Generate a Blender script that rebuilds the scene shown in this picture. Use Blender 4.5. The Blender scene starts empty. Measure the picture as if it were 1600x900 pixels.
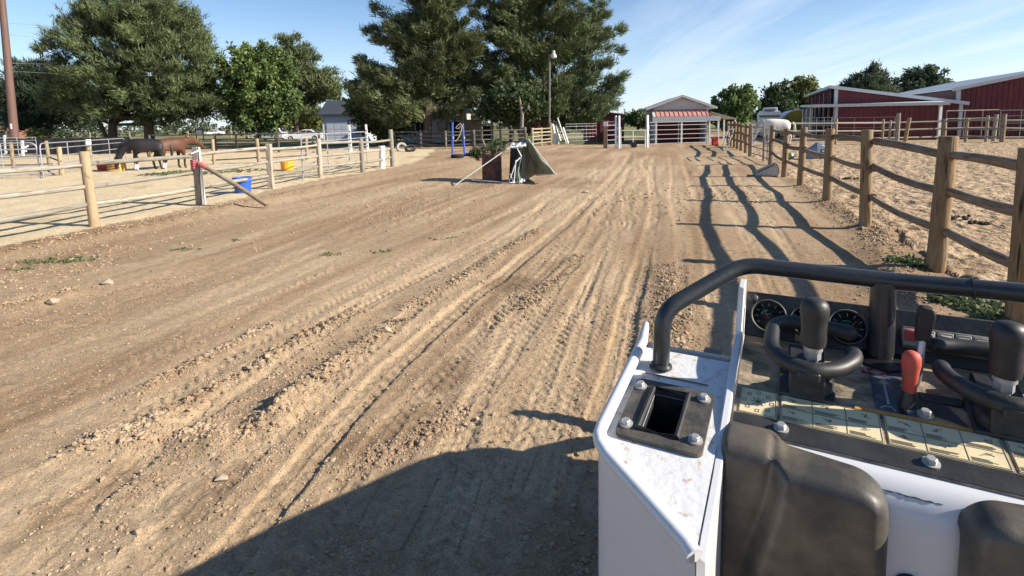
import bpy, math, random
import numpy as np
from math import sin, cos, tan, atan, pi, radians, sqrt
from mathutils import Vector, Matrix, Quaternion

scene = bpy.context.scene
COL = scene.collection

# ---------------------------------------------------------------- camera
F, YC, HOR, ROLL, EYE = 820.0, 285.0, 191.0, radians(1.12), 1.85
PITCH = atan((YC - HOR) / F)
c_fw = np.array([0, cos(PITCH), -sin(PITCH)])
_rt = np.array([1.0, 0, 0]); _up = np.cross(_rt, c_fw)
c_rt = _rt * cos(ROLL) - _up * sin(ROLL)
c_up = _up * cos(ROLL) + _rt * sin(ROLL)
cam_d = bpy.data.cameras.new('camera')
cam = bpy.data.objects.new('camera', cam_d); COL.objects.link(cam)
M = Matrix.Identity(4)
for r_ in range(3):
    M[r_][0], M[r_][1], M[r_][2] = c_rt[r_], c_up[r_], -c_fw[r_]
M[2][3] = EYE
cam.matrix_world = M
cam_d.sensor_width = 36.0
cam_d.lens = 36.0 * F / 1600.0
cam_d.shift_y = -(450.0 - YC) / 1600.0
cam_d.clip_start, cam_d.clip_end = 0.05, 6000.0
scene.camera = cam

# ---------------------------------------------------------------- sky, sun, exposure
SUN_EL = radians(29.5)
SUN_AZ = radians(104)          # clockwise from +Y
world = bpy.data.worlds.new('World'); scene.world = world
world.use_nodes = True
wt = world.node_tree; wt.nodes.clear()
w_out = wt.nodes.new('ShaderNodeOutputWorld'); w_bg = wt.nodes.new('ShaderNodeBackground')
sky = wt.nodes.new('ShaderNodeTexSky'); sky.sky_type = 'NISHITA'; sky.sun_disc = False
sky.sun_elevation = SUN_EL; sky.sun_rotation = SUN_AZ
sky.air_density = 1.0; sky.dust_density = 0.35; sky.ozone_density = 2.0; sky.altitude = 1500
w_tc = wt.nodes.new('ShaderNodeTexCoord')
w_sep = wt.nodes.new('ShaderNodeSeparateXYZ'); wt.links.new(w_tc.outputs['Generated'], w_sep.inputs[0])
def wmath(op, a, b=None):
    n = wt.nodes.new('ShaderNodeMath'); n.operation = op
    for i, v in enumerate((a, b)):
        if v is None: continue
        if isinstance(v, (int, float)): n.inputs[i].default_value = v
        else: wt.links.new(v, n.inputs[i])
    return n.outputs[0]
# cirrus: direction projected on a high flat layer, streaks stretched along one way
w_den = wmath('ADD', wmath('MAXIMUM', w_sep.outputs[2], 0.0), 0.10)
w_u = wmath('DIVIDE', w_sep.outputs[0], w_den); w_v = wmath('DIVIDE', w_sep.outputs[1], w_den)
w_cmb = wt.nodes.new('ShaderNodeCombineXYZ'); wt.links.new(w_u, w_cmb.inputs[0]); wt.links.new(w_v, w_cmb.inputs[1])
w_map = wt.nodes.new('ShaderNodeMapping'); wt.links.new(w_cmb.outputs[0], w_map.inputs[0])
w_map.inputs['Rotation'].default_value = (0, 0, radians(62)); w_map.inputs['Scale'].default_value = (1.5, 0.28, 1)
w_map.inputs['Location'].default_value = (1.3, 0.4, 0)
w_n = wt.nodes.new('ShaderNodeTexNoise'); w_n.inputs['Scale'].default_value = 1.1
w_n.inputs['Detail'].default_value = 9; w_n.inputs['Roughness'].default_value = 0.62; w_n.inputs['Distortion'].default_value = 0.6
wt.links.new(w_map.outputs[0], w_n.inputs['Vector'])
w_rmp = wt.nodes.new('ShaderNodeMapRange'); w_rmp.inputs[1].default_value = 0.44; w_rmp.inputs[2].default_value = 0.74
wt.links.new(w_n.outputs[0], w_rmp.inputs[0])
# the veil is denser towards the east (the sun's side), thin in the west
w_east = wt.nodes.new('ShaderNodeMapRange'); w_east.inputs[1].default_value = -0.15; w_east.inputs[2].default_value = 0.5
w_east.inputs[3].default_value = 0.02; w_east.inputs[4].default_value = 0.55
wt.links.new(w_sep.outputs[0], w_east.inputs[0])
w_fac = wmath('MULTIPLY', w_rmp.outputs[0], w_east.outputs[0])
w_mix = wt.nodes.new('ShaderNodeMix'); w_mix.data_type = 'RGBA'
w_hs = wt.nodes.new('ShaderNodeHueSaturation'); w_hs.inputs['Saturation'].default_value = 1.16; w_hs.inputs['Value'].default_value = 1.0; wt.links.new(sky.outputs[0], w_hs.inputs['Color'])
# pale haze low over the land, the same all round
w_low = wt.nodes.new('ShaderNodeMapRange'); w_low.inputs[1].default_value = 0.30; w_low.inputs[2].default_value = -0.02; w_low.inputs[3].default_value = 0.0; w_low.inputs[4].default_value = 1.0
wt.links.new(w_sep.outputs[2], w_low.inputs[0]); w_lowp = wmath('MULTIPLY', wmath('POWER', w_low.outputs[0], 1.6), 0.85)
w_hz = wt.nodes.new('ShaderNodeMix'); w_hz.data_type = 'RGBA'; wt.links.new(w_lowp, w_hz.inputs[0]); wt.links.new(w_hs.outputs[0], w_hz.inputs[6]); w_hz.inputs[7].default_value = (5.0, 5.9, 7.0, 1)
wt.links.new(w_fac, w_mix.inputs[0]); wt.links.new(w_hz.outputs[2], w_mix.inputs[6])
w_mix.inputs[7].default_value = (6.4, 7.0, 8.0, 1)
wt.links.new(w_mix.outputs[2], w_bg.inputs['Color']); wt.links.new(w_bg.outputs[0], w_out.inputs[0])
w_bg.inputs['Strength'].default_value = 0.085

s_vec = Vector((sin(SUN_AZ) * cos(SUN_EL), cos(SUN_AZ) * cos(SUN_EL), sin(SUN_EL)))
sun_d = bpy.data.lights.new('sun', 'SUN'); sun_d.energy = 5.0; sun_d.angle = radians(0.53); sun_d.color = (1.0, 0.915, 0.79)
sun = bpy.data.objects.new('sun', sun_d); COL.objects.link(sun)
sun.rotation_euler = s_vec.to_track_quat('Z', 'Y').to_euler(); sun.location = (30, -10, 30)

vs = scene.view_settings
vs.view_transform = 'Standard'; vs.look = 'None'; vs.gamma = 1.0; vs.use_curve_mapping = False
vs.exposure = 0.9

# ---------------------------------------------------------------- helpers
rng = np.random.default_rng(11)
random.seed(5)
def ray(px, py): return c_fw + c_rt * (px - 800) / F - c_up * (py - YC) / F
def at(px, py, z=0.0):
    """point on the level z seen at a place of the photograph"""
    d = ray(px, py); t = (z - EYE) / d[2]; p = np.array([0, 0, EYE]) + d * t
    return Vector((p[0], p[1], z))
def atY(px, py, Y):
    d = ray(px, py); p = np.array([0, 0, EYE]) + d * (Y / d[1]); return Vector(p)

MATS = {}
def mat(name, color, rough=0.7, metal=0.0, var=0.0, vscale=6.0, color2=None, stretch=None, bump=0.0, bscale=40.0, spec=0.5, coat=0.0, c2lo=0.45, c2hi=0.62, detail=6):
    if name in MATS: return MATS[name]
    m = bpy.data.materials.new(name); m.use_nodes = True; t = m.node_tree; b = t.nodes['Principled BSDF']
    b.inputs['Base Color'].default_value = (*color, 1); b.inputs['Roughness'].default_value = rough; b.inputs['Metallic'].default_value = metal
    b.inputs['Specular IOR Level'].default_value = spec; b.inputs['Coat Weight'].default_value = coat
    tc = t.nodes.new('ShaderNodeTexCoord'); src = tc.outputs['Object']
    if stretch:
        mp = t.nodes.new('ShaderNodeMapping'); mp.inputs['Scale'].default_value = stretch; t.links.new(src, mp.inputs[0]); src = mp.outputs[0]
    if var or color2:
        n = t.nodes.new('ShaderNodeTexNoise'); n.inputs['Scale'].default_value = vscale; n.inputs['Detail'].default_value = detail; n.inputs['Roughness'].default_value = 0.65
        t.links.new(src, n.inputs['Vector'])
        mr = t.nodes.new('ShaderNodeMapRange'); mr.inputs[1].default_value = c2lo if color2 else 0.3; mr.inputs[2].default_value = c2hi if color2 else 0.7
        t.links.new(n.outputs[0], mr.inputs[0])
        mx = t.nodes.new('ShaderNodeMix'); mx.data_type = 'RGBA'; t.links.new(mr.outputs[0], mx.inputs[0])
        if color2: a, c = color, color2
        else: a, c = [max(0, k * (1 - var)) for k in color], [min(1, k * (1 + var)) for k in color]
        mx.inputs[6].default_value = (*a, 1); mx.inputs[7].default_value = (*c, 1)
        t.links.new(mx.outputs[2], b.inputs['Base Color'])
    if bump:
        n2 = t.nodes.new('ShaderNodeTexNoise'); n2.inputs['Scale'].default_value = bscale; n2.inputs['Detail'].default_value = 5
        t.links.new(src, n2.inputs['Vector']); bp = t.nodes.new('ShaderNodeBump'); bp.inputs['Strength'].default_value = bump; bp.inputs['Distance'].default_value = 0.01
        t.links.new(n2.outputs[0], bp.inputs['Height']); t.links.new(bp.outputs[0], b.inputs['Normal'])
    MATS[name] = m; return m

def mesh_np(name, v, f, m, smooth=False):
    """v (n,3), f (k,3|4) arrays"""
    v = np.asarray(v, np.float32); f = np.asarray(f, np.int32)
    me = bpy.data.meshes.new(name); k = f.shape[1]
    me.vertices.add(len(v)); me.vertices.foreach_set('co', v.ravel())
    me.loops.add(f.size); me.loops.foreach_set('vertex_index', f.ravel())
    me.polygons.add(len(f)); me.polygons.foreach_set('loop_start', np.arange(0, f.size, k, dtype=np.int32))
    me.polygons.foreach_set('loop_total', np.full(len(f), k, np.int32))
    me.polygons.foreach_set('use_smooth', np.full(len(f), smooth, bool))
    if m: me.materials.append(m)
    me.update(calc_edges=True); me.validate()
    return me

class MB:
    def __init__(s): s.v = []; s.f = []
    def add(s, vs_, fs):
        o = len(s.v); s.v += [tuple(p) for p in vs_]; s.f += [tuple(i + o for i in f) for f in fs]; return s
    def box(s, c, d, rz=0.0, rot=None):
        R = rot if rot is not None else Matrix.Rotation(rz, 3, 'Z')
        c = Vector(c); hx, hy, hz = d[0] / 2, d[1] / 2, d[2] / 2
        vs_ = [c + R @ Vector((x, y, z)) for x in (-hx, hx) for y in (-hy, hy) for z in (-hz, hz)]
        return s.add(vs_, [(0, 1, 3, 2), (4, 6, 7, 5), (0, 4, 5, 1), (2, 3, 7, 6), (0, 2, 6, 4), (1, 5, 7, 3)])
    def beam(s, a, b, w, h, up=(0, 0, 1)):
        a, b = Vector(a), Vector(b); d = (b - a); L = d.length; d.normalize()
        upv = Vector(up)
        if abs(d.dot(upv)) > 0.97: upv = Vector((0, 1, 0))
        sd = d.cross(upv).normalized(); u2 = sd.cross(d).normalized()
        R = Matrix((sd, d, u2)).transposed()
        return s.box((a + b) / 2, (w, L, h), rot=R)
    def tube(s, pts, r, n=10, cap=True, closed=False, wob=0.0):
        pts = [Vector(p) for p in pts]; k = len(pts)
        rs = r if isinstance(r, (list, tuple)) else [r] * k
        prev = None; rings = []
        for i, p in enumerate(pts):
            if closed: d = (pts[(i + 1) % k] - pts[i - 1])
            else: d = pts[min(i + 1, k - 1)] - pts[max(i - 1, 0)]
            d.normalize()
            if prev is None:
                q = Vector((0, 0, 1)) if abs(d.z) < 0.9 else Vector((1, 0, 0))
                sd = d.cross(q).normalized()
            else:
                sd = (prev - d * prev.dot(d))
                sd = sd.normalized() if sd.length > 1e-6 else d.orthogonal().normalized()
            prev = sd; u2 = d.cross(sd)
            rings.append([p + (sd * cos(2 * pi * j / n) + u2 * sin(2 * pi * j / n)) * rs[i] * (1 + (random.uniform(-wob, wob) if wob else 0)) for j in range(n)])
        vs_ = [q for rg in rings for q in rg]; fs = []
        for i in range(k if closed else k - 1):
            i2 = (i + 1) % k
            for j in range(n): fs.append((i * n + j, i * n + (j + 1) % n, i2 * n + (j + 1) % n, i2 * n + j))
        if cap and not closed:
            fs.append(tuple(range(n))[::-1]); fs.append(tuple((k - 1) * n + j for j in range(n)))
        return s.add(vs_, fs)
    def lathe(s, prof, n=20, c=(0, 0, 0), rot=None, caps=True):
        c = Vector(c); R = rot if rot is not None else Matrix.Identity(3)
        vs_ = [c + R @ Vector((r * cos(2 * pi * j / n), r * sin(2 * pi * j / n), z)) for r, z in prof for j in range(n)]
        fs = [(i * n + j, i * n + (j + 1) % n, (i + 1) * n + (j + 1) % n, (i + 1) * n + j) for i in range(len(prof) - 1) for j in range(n)]
        if not caps: return s.add(vs_, fs)
        if prof[0][0] > 1e-4: fs.append(tuple(range(n))[::-1])
        if prof[-1][0] > 1e-4: fs.append(tuple((len(prof) - 1) * n + j for j in range(n)))
        return s.add(vs_, fs)
    def prism(s, poly, ex):
        """poly: 3-D points of one face; ex: extrusion vector"""
        ex = Vector(ex); a = [Vector(p) for p in poly]; n = len(a)
        return s.add(a + [p + ex for p in a], [tuple(range(n))[::-1], tuple(range(n, 2 * n))] + [(i, (i + 1) % n, n + (i + 1) % n, n + i) for i in range(n)])
    def build(s, name, m, parent=None, smooth=False, bevel=0.0, seg=2, loc=None):
        me = bpy.data.meshes.new(name); off = Vector(loc) if loc is not None else Vector((0, 0, 0))
        me.from_pydata([tuple(Vector(p) - off) for p in s.v], [], s.f); me.materials.append(m); me.update()
        import bmesh
        bm = bmesh.new(); bm.from_mesh(me); bmesh.ops.recalc_face_normals(bm, faces=bm.faces); bm.to_mesh(me); bm.free()
        if smooth:
            me.polygons.foreach_set('use_smooth', [True] * len(me.polygons)); me.set_sharp_from_angle(angle=radians(42))
        o = bpy.data.objects.new(name, me); COL.objects.link(o)
        if loc is not None: o.location = off
        if parent is not None: o.parent = parent
        if bevel:
            b = o.modifiers.new('bevel', 'BEVEL'); b.width = bevel; b.segments = seg; b.limit_method = 'ANGLE'; b.angle_limit = radians(35)
            if not smooth:
                me.polygons.foreach_set('use_smooth', [True] * len(me.polygons)); me.set_sharp_from_angle(angle=radians(42))
        return o

def tag(o, label, cat=None, group=None, kind=None):
    if label: o['label'] = label
    if cat: o['category'] = cat
    if group: o['group'] = group
    if kind: o['kind'] = kind
    return o
def thing(name, loc, label, cat, group=None, rz=0.0):
    o = bpy.data.objects.new(name, None); COL.objects.link(o); o.location = loc; o.rotation_euler = (0, 0, rz); o.empty_display_size = 0.2
    return tag(o, label, cat, group)
def link(name, me, parent=None, loc=None):
    o = bpy.data.objects.new(name, me); COL.objects.link(o)
    if parent is not None: o.parent = parent
    if loc is not None: o.location = loc
    return o
def L(t, p):  # world point -> local of an unrotated thing
    return Vector(p) - t.location

# noise ----------------------------------------------------------------
def _hash(ix, iy, seed):
    h = (ix.astype(np.int64) * 374761393 + iy.astype(np.int64) * 668265263 + seed * 1274126177) & 0xFFFFFFFF
    h = ((h ^ (h >> 13)) * 1274126177) & 0xFFFFFFFF
    h = h ^ (h >> 16)
    return (h & 0xFFFF) / 65535.0
def vnoise(x, y, seed=0):
    xi = np.floor(x); yi = np.floor(y); fx = x - xi; fy = y - yi
    fx = fx * fx * (3 - 2 * fx); fy = fy * fy * (3 - 2 * fy)
    a = _hash(xi, yi, seed); b = _hash(xi + 1, yi, seed); c = _hash(xi, yi + 1, seed); d = _hash(xi + 1, yi + 1, seed)
    return (a * (1 - fx) + b * fx) * (1 - fy) + (c * (1 - fx) + d * fx) * fy
def fbm(x, y, f, oct_=3, seed=0):
    s = np.zeros_like(x); a = 1.0; tot = 0
    for o in range(oct_):
        cr, sr = cos(0.65 + 1.1 * o + seed), sin(0.65 + 1.1 * o + seed)
        s += a * (vnoise((x * cr - y * sr) * f + 17.3 * o, (x * sr + y * cr) * f - 9.1 * o, seed + o) - 0.5); tot += a; a *= 0.5; f *= 2.03
    return s / tot * 2
# ================================================================ GROUND
def G2(*pts): return [tuple(at(*p)[:2]) for p in pts]
LEFT_FENCE = [(-9.4, 4.6), (-8.75, 7.4)] + G2((148, 352), (312, 319), (424, 294), (501, 277), (567, 268), (614, 260))
RIGHT_FENCE = [(3.7, 2.0)] + G2((1590, 505), (1461, 421), (1352, 357), (1292, 315), (1250, 291), (1225, 276), (1204, 257), (1190, 250), (1172, 244), (1160, 236), (1147, 231), (1135, 226))

def inside(poly, x, y):
    c = np.zeros(x.shape, bool); n = len(poly)
    for i in range(n):
        (x1, y1), (x2, y2) = poly[i], poly[(i + 1) % n]
        if y1 == y2: continue
        c ^= ((y1 > y) != (y2 > y)) & (x < (x2 - x1) * (y - y1) / (y2 - y1) + x1)
    return c
def pdist(poly, x, y, closed=False):
    """distance to a polyline, arc length, signed side"""
    best = np.full(x.shape, 1e9); arc = np.zeros(x.shape); sgn = np.zeros(x.shape); acc = 0
    P = list(poly) + ([poly[0]] if closed else [])
    for (x1, y1), (x2, y2) in zip(P[:-1], P[1:]):
        dx, dy = x2 - x1, y2 - y1; Ls = math.hypot(dx, dy)
        t = np.clip(((x - x1) * dx + (y - y1) * dy) / (Ls * Ls), 0, 1)
        ex, ey = x - x1 - t * dx, y - y1 - t * dy
        d = np.hypot(ex, ey); m = d < best
        best = np.where(m, d, best); arc = np.where(m, acc + t * Ls, arc); sgn = np.where(m, (dx * ey - dy * ex) / Ls, sgn); acc += Ls
    return best, arc, sgn
def smooth_line(P, k=3):
    P = [np.array(p, float) for p in P]
    for _ in range(k):
        Q = [P[0]]
        for a, b in zip(P[:-1], P[1:]): Q += [a * .75 + b * .25, a * .25 + b * .75]
        P = Q + [P[-1]]
    return [tuple(p) for p in P]

LF_edge = [(x + 0.22, y) for x, y in LEFT_FENCE]
PADDOCK = LF_edge + [(-4.6, 26.5), (-5.6, 39), (-16, 42), (-70, 40), (-70, 2), (-10, 2)]
RF_edge = [(x + 0.25, y) for x, y in RIGHT_FENCE]
ARENA = RF_edge + [tuple(at(1305, 226)[:2]), tuple(at(1420, 223)[:2]), tuple(at(1600, 222)[:2]), (60, 22), (60, -6), (4.0, -6)]
YARD = [(-75, 47), (-30, 49), (-7, 46), (2, 43), (9, 40), (15, 41), (20, 60), (60, 60), (60, -30), (-75, -30)]

# wheel and track ruts: centre lines traced on the ground; (line, half width, depth, lugs per metre, side ridge)
TR = []
def rut(pts, hw, dep, lug=0.0, ridge=0.6): TR.append((smooth_line(G2(*pts), 2), hw, dep, lug, ridge))
rut([(330, 900), (455, 750), (560, 620), (655, 535), (722, 475), (800, 418), (870, 362), (930, 305), (968, 268), (985, 240)], 0.10, 0.035, 9.0, 0.8)
rut([(690, 735), (745, 620), (815, 525), (880, 430), (930, 365), (965, 300), (985, 262)], 0.085, 0.024, 9.0, 0.6)
rut([(930, 690), (958, 590), (985, 480), (1008, 390), (1026, 320), (1016, 280), (1022, 245)], 0.10, 0.032, 10.0, 0.8)
rut([(250, 700), (430, 562), (600, 462), (700, 408), (787, 363), (881, 297), (944, 263)], 0.07, 0.022, 0.0, 1.2)
rut([(820, 690), (850, 590), (890, 500), (925, 440), (950, 350)], 0.05, 0.018, 9.0, 0.5)
rut([(1118, 470), (1112, 400), (1098, 330), (1078, 280), (1066, 248)], 0.08, 0.026, 10.0, 0.7)
rut([(1210, 470), (1180, 390), (1145, 330), (1108, 280), (1090, 250)], 0.07, 0.022, 10.0, 0.7)
rut([(1270, 470), (1235, 385), (1185, 315), (1150, 270)], 0.07, 0.022, 10.0, 0.7)
rut([(1065, 440), (1062, 360), (1046, 310), (1052, 270), (1046, 246)], 0.05, 0.02, 0.0, 0.6)
for pts in ([(-20, 552), (150, 490), (330, 430), (520, 352), (600, 315)], [(-20, 596), (300, 500), (560, 390), (740, 310)],
            [(-20, 700), (250, 590), (450, 480), (640, 390), (800, 330)], [(455, 341), (560, 308), (660, 285)], [(590, 362), (700, 315), (745, 300)],
            [(60, 780), (330, 610), (520, 500), (700, 400), (850, 320)], [(-20, 470), (170, 440), (300, 400), (420, 358)], [(560, 470), (720, 390), (845, 322)],
            [(-20, 640), (220, 540), (470, 420), (660, 340)], [(140, 520), (330, 455), (480, 400)], [(930, 480), (965, 420), (985, 350)]):
    rut(pts, 0.05, 0.007, 0.0, 1.4)
# earlier passes beside the fresh tracks, half worn away
for (line, hw, dep, lug, ridge), offs in zip(list(TR[:5]) + list(TR[9:14]), ((-.42, .38, .80, -.85), (-.33, .30), (-.36,), (-.5, .45), (.28,), (.4,), (-.45,), (.5, -.4), (.3,), (.45, -.5))):
    for o_ in offs: TR.append(([(x + o_ * (1 + .25 * sin(.7 * y + o_ * 9)), y - .3 * o_) for x, y in line], hw * .8, dep * .55, 10.0, .7))
# loose windrows and heaps: (line, half width, height)
BERM = [(smooth_line(G2(*p), 2), w, h) for p, w, h in (
    ([(150, 695), (240, 684), (330, 672)], 0.13, 0.045), ([(350, 690), (420, 668), (470, 620)], 0.13, 0.05),
    ([(420, 655), (480, 600), (560, 545), (620, 505)], 0.12, 0.035), ([(250, 660), (370, 590), (480, 525), (560, 490)], 0.11, 0.03),
    ([(640, 480), (700, 445), (760, 410), (840, 360)], 0.13, 0.03), ([(820, 480), (880, 430), (905, 400)], 0.12, 0.03),
    ([(-10, 480), (60, 470), (110, 455)], 0.14, 0.04), ([(1040, 560), (1055, 480), (1045, 420)], 0.22, 0.035),
    ([(1400, 460), (1390, 390), (1345, 345), (1290, 310), (1240, 280)], 0.28, 0.05), ([(210, 620), (330, 560), (420, 510)], 0.1, 0.02),
    ([(-10, 395), (150, 366), (310, 333), (430, 306), (560, 280)], 0.35, 0.06), ([(560, 720), (650, 690), (720, 640)], 0.1, 0.0))]
DAMP = [((640, 655), (0.42, 0.20), 0.8), ((800, 440), (0.35, 0.28), 0.6), ((330, 765), (0.30, 0.14), 0.55), ((110, 790), (0.35, 0.16), 0.5), ((560, 700), (.2, .12), .7),
        ((690, 590), (0.3, 0.15), 0.5), ((870, 420), (0.4, 0.3), 0.5), ((1400, 400), (0.5, 0.8), 0.45), ((210, 400), (0.8, .3), .3), ((900, 285), (1.5, 0.8), 0.4), ((740, 290), (2, .6), .35)]

def streak(x, y, f, oct_, seed):
    s = np.zeros_like(x); a = 1.0; tot = 0
    for o in range(oct_): s += a * (vnoise(x * f + 17.3 * o, y * f - 9.1 * o, seed + o) - 0.5); tot += a; a *= 0.5; f *= 2.03
    return s / tot * 2
def ground_eval(x, y):
    """height, damp, light, clod density, zone weights"""
    x = np.asarray(x, float); y = np.asarray(y, float); r = np.hypot(x, y)
    wx = x + 0.25 * fbm(x, y, 0.9, 3, 91); wy = y + 0.25 * fbm(x, y, 0.9, 3, 95)
    pad = inside(PADDOCK, wx, wy).astype(float); arena = inside(ARENA, wx, wy).astype(float) * (1 - pad)
    yard = inside(YARD, wx + 2 * fbm(x, y, .2, 2, 4), wy + 2 * fbm(x, y, .2, 2, 8)); grass = 1.0 - np.maximum(yard, np.maximum(pad, arena))
    dirt = np.clip(1 - pad - arena - grass, 0, 1)
    far = np.clip((60 - r) / 40, 0, 1)
    h = 0.05 * fbm(x, y, 0.16, 3, 1) + 0.022 * fbm(x, y, 0.8, 3, 2)
    rough = np.clip(0.5 + 1.3 * fbm(x, y, 0.45, 3, 31), 0.1, 1)
    # rake marks of the blade along the road (about 17 degrees right of the camera's axis)
    ra = radians(17); cx = x * cos(ra) - y * sin(ra); cy = x * sin(ra) + y * cos(ra)
    h += dirt * far * (0.011 * streak(cx, cy * 0.10, 2.6, 4, 41) + 0.006 * streak(cx, cy * 0.07, 9.0, 2, 47) + rough * 0.016 * fbm(x, y, 7, 3, 5) + rough * 0.010 * np.abs(fbm(x, y, 19, 2, 6)))
    hoof = fbm(x, y, 2.2, 2, 51); pits = np.abs(fbm(x, y, 3.4, 2, 52))
    h += arena * (0.05 * hoof - 0.08 * np.clip(0.30 - pits, 0, 1) + 0.03 * fbm(x, y, 7, 2, 53) + 0.05)
    h += pad * (0.022 * hoof - 0.018 * np.clip(0.3 - pits, 0, 1) + 0.010 * fbm(x, y, 8, 2, 55))
    h += grass * (0.06 * fbm(x, y, 0.6, 3, 57))
    damp = np.zeros_like(x); light = np.clip(0.46 + 0.70 * streak(cx, cy * 0.12, 1.7, 4, 43) + 0.30 * streak(cx, cy * 0.06, 8.0, 2, 49) + 0.35 * fbm(x, y, 0.35, 3, 44), 0, 1); clod = rough ** 3 * 0.42
    m0 = dirt > 0
    idx = np.nonzero(m0 & (r < 48))[0]; X, Y = x[idx], y[idx]
    dh = np.zeros(len(idx)); dl = light[idx].copy(); dc = clod[idx].copy(); dd = np.zeros(len(idx)); smoothk = np.ones(len(idx))
    for line, hw, dep, lug, ridge in TR:
        xs = [p[0] for p in line]; ys = [p[1] for p in line]
        k = np.nonzero((X > min(xs) - 0.6) & (X < max(xs) + 0.6) & (Y > min(ys) - 0.6) & (Y < max(ys) + 0.6))[0]
        if not len(k): continue
        d, s, sg = pdist(line, X[k], Y[k]); sg = sg + 0.02 * fbm(X[k], Y[k], 2.5, 2, 61); d = np.abs(sg) * (d < 3 * hw + .3) + d * (d >= 3 * hw + .3)
        bed = np.clip((hw - d) / 0.018 + 0.5, 0, 1)
        rdg = np.exp(-((d - hw - 0.03) / 0.028) ** 2) * (0.6 + 0.8 * vnoise(X[k] * 6, Y[k] * 6, 62))
        z = -(0.8 if lug else 0.6) * dep * bed + ridge * 0.15 * dep * rdg
        if lug:
            tread = (np.sin(2 * pi * (s * lug + 0.5 * np.abs(sg) / hw)) > 0.1).astype(float)
            z += bed * tread * 0.020 * (0.3 + 0.7 * vnoise(X[k] * 1.1, Y[k] * 1.1, 63)) + 0.3 * dep * np.exp(-(sg / 0.012) ** 2)
        fade = np.clip(vnoise(X[k] * .5, Y[k] * .5, 64) * 1.6, 0.25, 1)
        dh[k] += z * fade; dl[k] = np.clip(dl[k] + 0.36 * bed * fade + 0.3 * rdg * fade, 0, 1); dc[k] *= 1 - 0.9 * bed; smoothk[k] *= 1 - 0.7 * bed
    for line, hw, hh in BERM:
        d, s, sg = pdist(line, X, Y); e = np.exp(-(d / hw) ** 2)
        lump = 0.5 + 0.9 * vnoise(X * 9, Y * 9, 71)
        dh += hh * e * lump; dc = np.maximum(dc, e * 1.3 * (hw < .3) + e * .7 * (hw >= .3)); dd = np.maximum(dd, 0.35 * e)
    for (px, py), (a, b), k in DAMP:
        c = at(px, py); ex = X - c.x; ey = Y - c.y; u = ex * cos(ra) - ey * sin(ra); v = ex * sin(ra) + ey * cos(ra)
        q = (u / b) ** 2 + (v / a) ** 2 + 1.3 * fbm(X, Y, 3.0, 3, 81)
        dd = np.maximum(dd, k * np.clip(1.3 - q, 0, 1)); dc *= 1 - 0.6 * np.clip(1.2 - q, 0, 1)
    dl = np.clip(dl - 0.6 * dd, 0, 1)
    h[idx] += dh; light[idx] = dl; clod[idx] = dc; damp[idx] = dd
    damp += pad * 0.25 * (fbm(x, y, 0.5, 3, 83) > 0.55) + arena * np.clip(fbm(x, y, 1.2, 3, 85), 0, 1) * 0.5
    clod = clod * dirt * (1 - pad) * (1 - arena)
    return h, damp, light, clod, pad, arena, grass
def hz(x, y): return float(ground_eval(np.array([x]), np.array([y]))[0][0])

a_in = np.radians(np.arange(-47.5, 49.01, 0.165)); a_out = np.radians(np.arange(53, 309, 4.0))
ang = np.concatenate([a_in, a_out])
rows = [0.05, 0.4, 0.8, 1.1]; a = atan(EYE / 1.1)
while rows[-1] < 110:
    a -= radians(0.115); rn = EYE / tan(max(a, 1e-3)) if a > radians(.2) else 1e9
    rows.append(min(rn, rows[-1] * 1.03))
while rows[-1] < 3500: rows.append(rows[-1] * 1.18)
rows = np.array(rows)
RR, AA = np.meshgrid(rows, ang, indexing='ij'); gx = (RR * np.sin(AA)).ravel(); gy = (RR * np.cos(AA)).ravel()
g = ground_eval(gx, gy); nr, na = len(rows), len(ang)
gv = np.stack([gx, gy, g[0] * np.clip(gx * 0 + 400 / np.maximum(np.hypot(gx, gy), 1), 0, 1)], 1)
ii, jj = np.meshgrid(np.arange(nr - 1), np.arange(na), indexing='ij'); ii = ii.ravel(); jj = jj.ravel(); j2 = (jj + 1) % na
gf = np.stack([ii * na + jj, ii * na + j2, (ii + 1) * na + j2, (ii + 1) * na + jj], 1)[:, ::-1]
zone_f = np.stack([g[4], g[5], g[6]], 1)[gf].mean(1)
zid = np.where(zone_f.max(1) < 0.5, 0, zone_f.argmax(1) + 1)

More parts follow.
